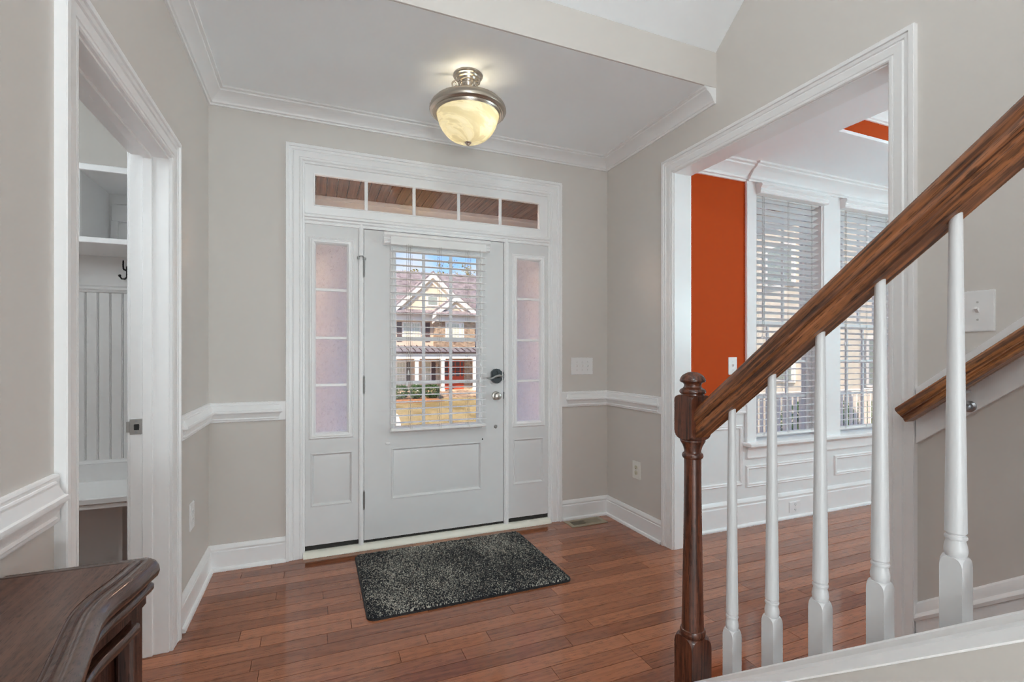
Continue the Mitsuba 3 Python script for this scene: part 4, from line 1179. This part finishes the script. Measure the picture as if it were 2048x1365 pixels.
def far_window(x0, x1, z0, z1, y, cols, rows, split=None):
    w = part(t, 'window', bx(x0 - .10, x1 + .10, y - .08, y + .05, z0 - .10, z1 + .12), 'm_white_out', False)
    part(w, 'pane', bx(x0, x1, y - .10, y - .07, z0, z1), 'm_far_curtain', False)
    for k in range(1, cols):
        x = x0 + (x1 - x0) * k / cols
        r = .07 if split and k == cols // 2 else .018
        part(w, 'muntin', bx(x - r, x + r, y - .115, y - .09, z0, z1), 'm_white_out', False)
    for k in range(1, rows):
        z = z0 + (z1 - z0) * k / rows
        part(w, 'muntin', bx(x0, x1, y - .113, y - .092, z - .018, z + .018), 'm_white_out', False)
    return w


def shutter(x0, x1, z0, z1, y):
    part(t, 'shutter', bx(x0, x1, y - .07, y, z0, z1, .01), 'm_shutter', False)


far_window(6.72, 8.02, 2.62, 3.85, HY, 6, 4, True)
far_window(2.4, 3.7, 2.62, 3.85, HY, 6, 4, True)
shutter(1.88, 2.27, 2.35, 3.95, HY)
shutter(3.84, 4.22, 2.35, 3.95, HY)
shutter(6.18, 6.57, 2.35, 3.95, HY)
shutter(8.52, 8.90, 2.35, 3.95, HY)
part(t, 'window_bay', bx(10.02, 11.62, HY - .72, HY - .1, 2.35, 4.1), 'm_white_out', False)
far_window(10.52, 11.18, 2.55, 3.85, HY - .74, 3, 4)
for x in (10.14, 11.40):
    far_window(x, x + .14, 2.55, 3.85, HY - .74, 1, 4)
# porch of that house
pr = Polygon([(HY - 2.35, 1.52), (HY, 2.02), (HY, 1.9), (HY - 2.35, 1.38)])
rf = part(t, 'metal_roof', extrude(pr, .6, 17.2, o=(0, 0, 0), ex=Y_, ey=Z_), 'm_metal_roof', False)
x = .75
while x < 17:
    part(rf, 'seam', extrude(Polygon([(HY - 2.35, 1.52), (HY - 2.35, 1.59), (HY, 2.09), (HY, 2.02)]), x, x + .035, o=(0, 0, 0), ex=Y_, ey=Z_), 'm_gutter', False)
    x += .5
part(t, 'porch_gutter', bx(.6, 17.2, HY - 2.48, HY - 2.34, 1.36, 1.50), 'm_gutter', False)
part(t, 'porch_beam', bx(.6, 17.2, HY - 2.25, HY - 1.95, .94, 1.36), 'm_white_out', False)
part(t, 'porch_soffit', bx(.6, 17.2, HY - 2.2, HY, 1.30, 1.36), 'm_white_out', False)
for x in (.80, 3.20, 5.62, 7.40, 9.47, 12.15, 14.4):
    cl = part(t, 'porch_post', bx(x - .13, x + .13, HY - 2.23, HY - 1.97, -1.62, .78), 'm_white_out', False)
    part(cl, 'capital', bx(x - .19, x + .19, HY - 2.29, HY - 1.91, .78, .94), 'm_white_out', False)
    part(cl, 'base', bx(x - .17, x + .17, HY - 2.27, HY - 1.93, -1.80, -1.50), 'm_white_out', False)
part(t, 'porch_base', bx(.5, 17.2, HY - 2.4, HY, -2.1, -1.65), 'm_stone', False)
part(t, 'step', bx(8.7, 13.2, HY - 2.9, HY - 2.4, -2.1, -1.78), 'm_stone', False)
part(t, 'step', bx(8.7, 13.2, HY - 3.4, HY - 2.9, -2.1, -1.93), 'm_stone', False)
for x0, x1 in ((2.0, 3.0), (4.2, 5.0), (6.20, 6.82), (8.32, 8.92)):
    far_window(x0, x1, -1.0, .62, HY, 3, 4)
for x0, x1 in ((6.92, 7.28), (9.02, 9.38)):
    shutter(x0, x1, -1.05, .66, HY)
part(t, 'stone_panel', bx(11.85, 13.4, HY - .12, HY, -1.65, 1.3), 'm_stone', False)
part(t, 'stone_panel', bx(9.55, 9.98, HY - .12, HY, -1.65, 1.3), 'm_stone', False)
fd = part(t, 'front_door', bx(10.02, 11.80, HY - .16, HY, -1.65, .78), 'm_red_door', False, label='red front door with glass panes')
for x0, x1 in ((10.12, 10.42), (10.68, 11.00), (11.10, 11.42), (11.56, 11.74)):
    for z0, z1 in ((-.55, -.18), (-.12, .24), (.30, .66)):
        part(fd, 'pane', bx(x0, x1, HY - .18, HY - .155, z0, z1), 'm_shutter', False)

# shrubs, trees
mat('m_leaf', (.055, .115, .035), .7, .2)
mat('m_leaf_autumn', (.34, .26, .07), .7, .2)
mat('m_bark', (.14, .10, .07), .9, .1)


def leaves(points, size, seed):
    r = np.random.default_rng(seed)
    n = len(points)
    a = r.normal(size=(n, 3)); a /= np.linalg.norm(a, axis=1, keepdims=True)
    b = np.cross(a, r.normal(size=(n, 3))); b /= np.linalg.norm(b, axis=1, keepdims=True)
    s = size * r.uniform(.6, 1.3, (n, 1))
    V = np.stack([points - a * s, points + b * s * .6, points + a * s, points - b * s * .6], 1).reshape(-1, 3)
    i = np.arange(n) * 4
    F = np.concatenate([np.stack([i, i + 1, i + 2], 1), np.stack([i, i + 2, i + 3], 1)])
    return trimesh.Trimesh(V, F, process=False)


for k, (x, w) in enumerate(((5.80, .64), (7.02, .50), (8.22, .58))):
    t = thing('shrub', 'clipped dark green shrub before the porch across the street, ' + ('leftmost of three' if k == 0 else 'middle one of three' if k == 1 else 'rightmost of three'), 'shrub', 'clipped shrubs across the street')
    r = np.random.default_rng(20 + k)
    p = r.normal(size=(1300, 3)); p /= np.linalg.norm(p, axis=1, keepdims=True)
    p = np.sign(p) * np.abs(p) ** .7
    part(t, 'foliage', leaves(np.array([x, 36.2, -1.49]) + p * [w, .55, .52] * r.uniform(.7, 1.0, (1300, 1)), .07, 30 + k), 'm_leaf', False)
    part(t, 'stem', cyl((x, 36.2, -1.88), .05, .28), 'm_bark')
for k, (x, zt, rad, ty) in enumerate(((9.75, 10.9, 1.1, 52), (15.06, 12.8, 1.5, 58), (20.25, 14.7, 2.0, 65))):
    t = thing('tree', ('sparse autumn tree behind the left part of the roof ridge', 'sparse autumn tree behind the roof ridge right of the gable peak', 'fuller yellow-green autumn tree at the right behind the roof ridge')[k], 'tree', 'trees behind the house')
    r = np.random.default_rng(50 + k)
    cl_ = np.array([x, ty, zt - rad * 1.6]) + r.normal(size=(26, 3)) * [rad * .75, rad * .7, rad * .75]
    pts = cl_[r.integers(0, 26, 1100)] + r.normal(size=(1100, 3)) * .28
    part(t, 'foliage', leaves(pts, .12, 60 + k), 'm_leaf_autumn', False)
    part(t, 'trunk', tube([(x, ty, -2.2), (x + .1, ty, 3), (x, ty, zt - rad * 1.6)], [.25, .18, .05], 8), 'm_bark')
    part(t, 'branches', cat([tube([(x, ty, zt - rad * 2.4), tuple((cl_[j] + [x, ty, zt - rad * 2]) / 2), tuple(cl_[j])], [.05, .035, .012], 5) for j in range(0, 26, 2)]), 'm_bark')

# house next door, seen through the dining room blinds
t = thing('side_house', 'pale beige house next door seen between the slats of the dining room blinds', 'house')
mat('m_side_wall', srgb(222, 214, 200), .8, .2)
part(t, 'siding_wall', bx(15, 22, 2.0, 19, -2.1, 6.4), 'm_side_wall', False)
part(t, 'roof', extrude(Polygon([(1.6, 6.3), (10.5, 9.6), (19.4, 6.3)]), 14.6, 22.4, o=(0, 0, 0), ex=Y_, ey=Z_), 'm_shingle', False)
for y in (8.6, 12.0):
    for z in (.3, 3.6):
        w = part(t, 'window', bx(14.92, 15.02, y - .55, y + .55, z, z + 1.5), 'm_white_out', False)
        part(w, 'pane', bx(14.90, 14.93, y - .45, y + .45, z + .1, z + 1.4), 'm_far_glass', False)
for k, (x, y) in enumerate(((10.9, 6.6), (12.0, 8.4), (9.4, 6.9))):
    t = thing('hedge', 'loose grey-green bush beyond the porch railing, ' + ('nearest the middle post', 'furthest from the porch', 'left one')[k], 'bush', 'bushes beyond the porch railing')
    r = np.random.default_rng(80 + k)
    p = r.normal(size=(900, 3)); p /= np.linalg.norm(p, axis=1, keepdims=True)
    part(t, 'foliage', leaves(np.array([x, y, -.45]) + p * [.7, .6, .75] * r.uniform(.5, 1.0, (900, 1)), .08, 90 + k), 'm_leaf', False)
    part(t, 'stem', cyl((x, y, -1.1), .04, .9), 'm_bark')
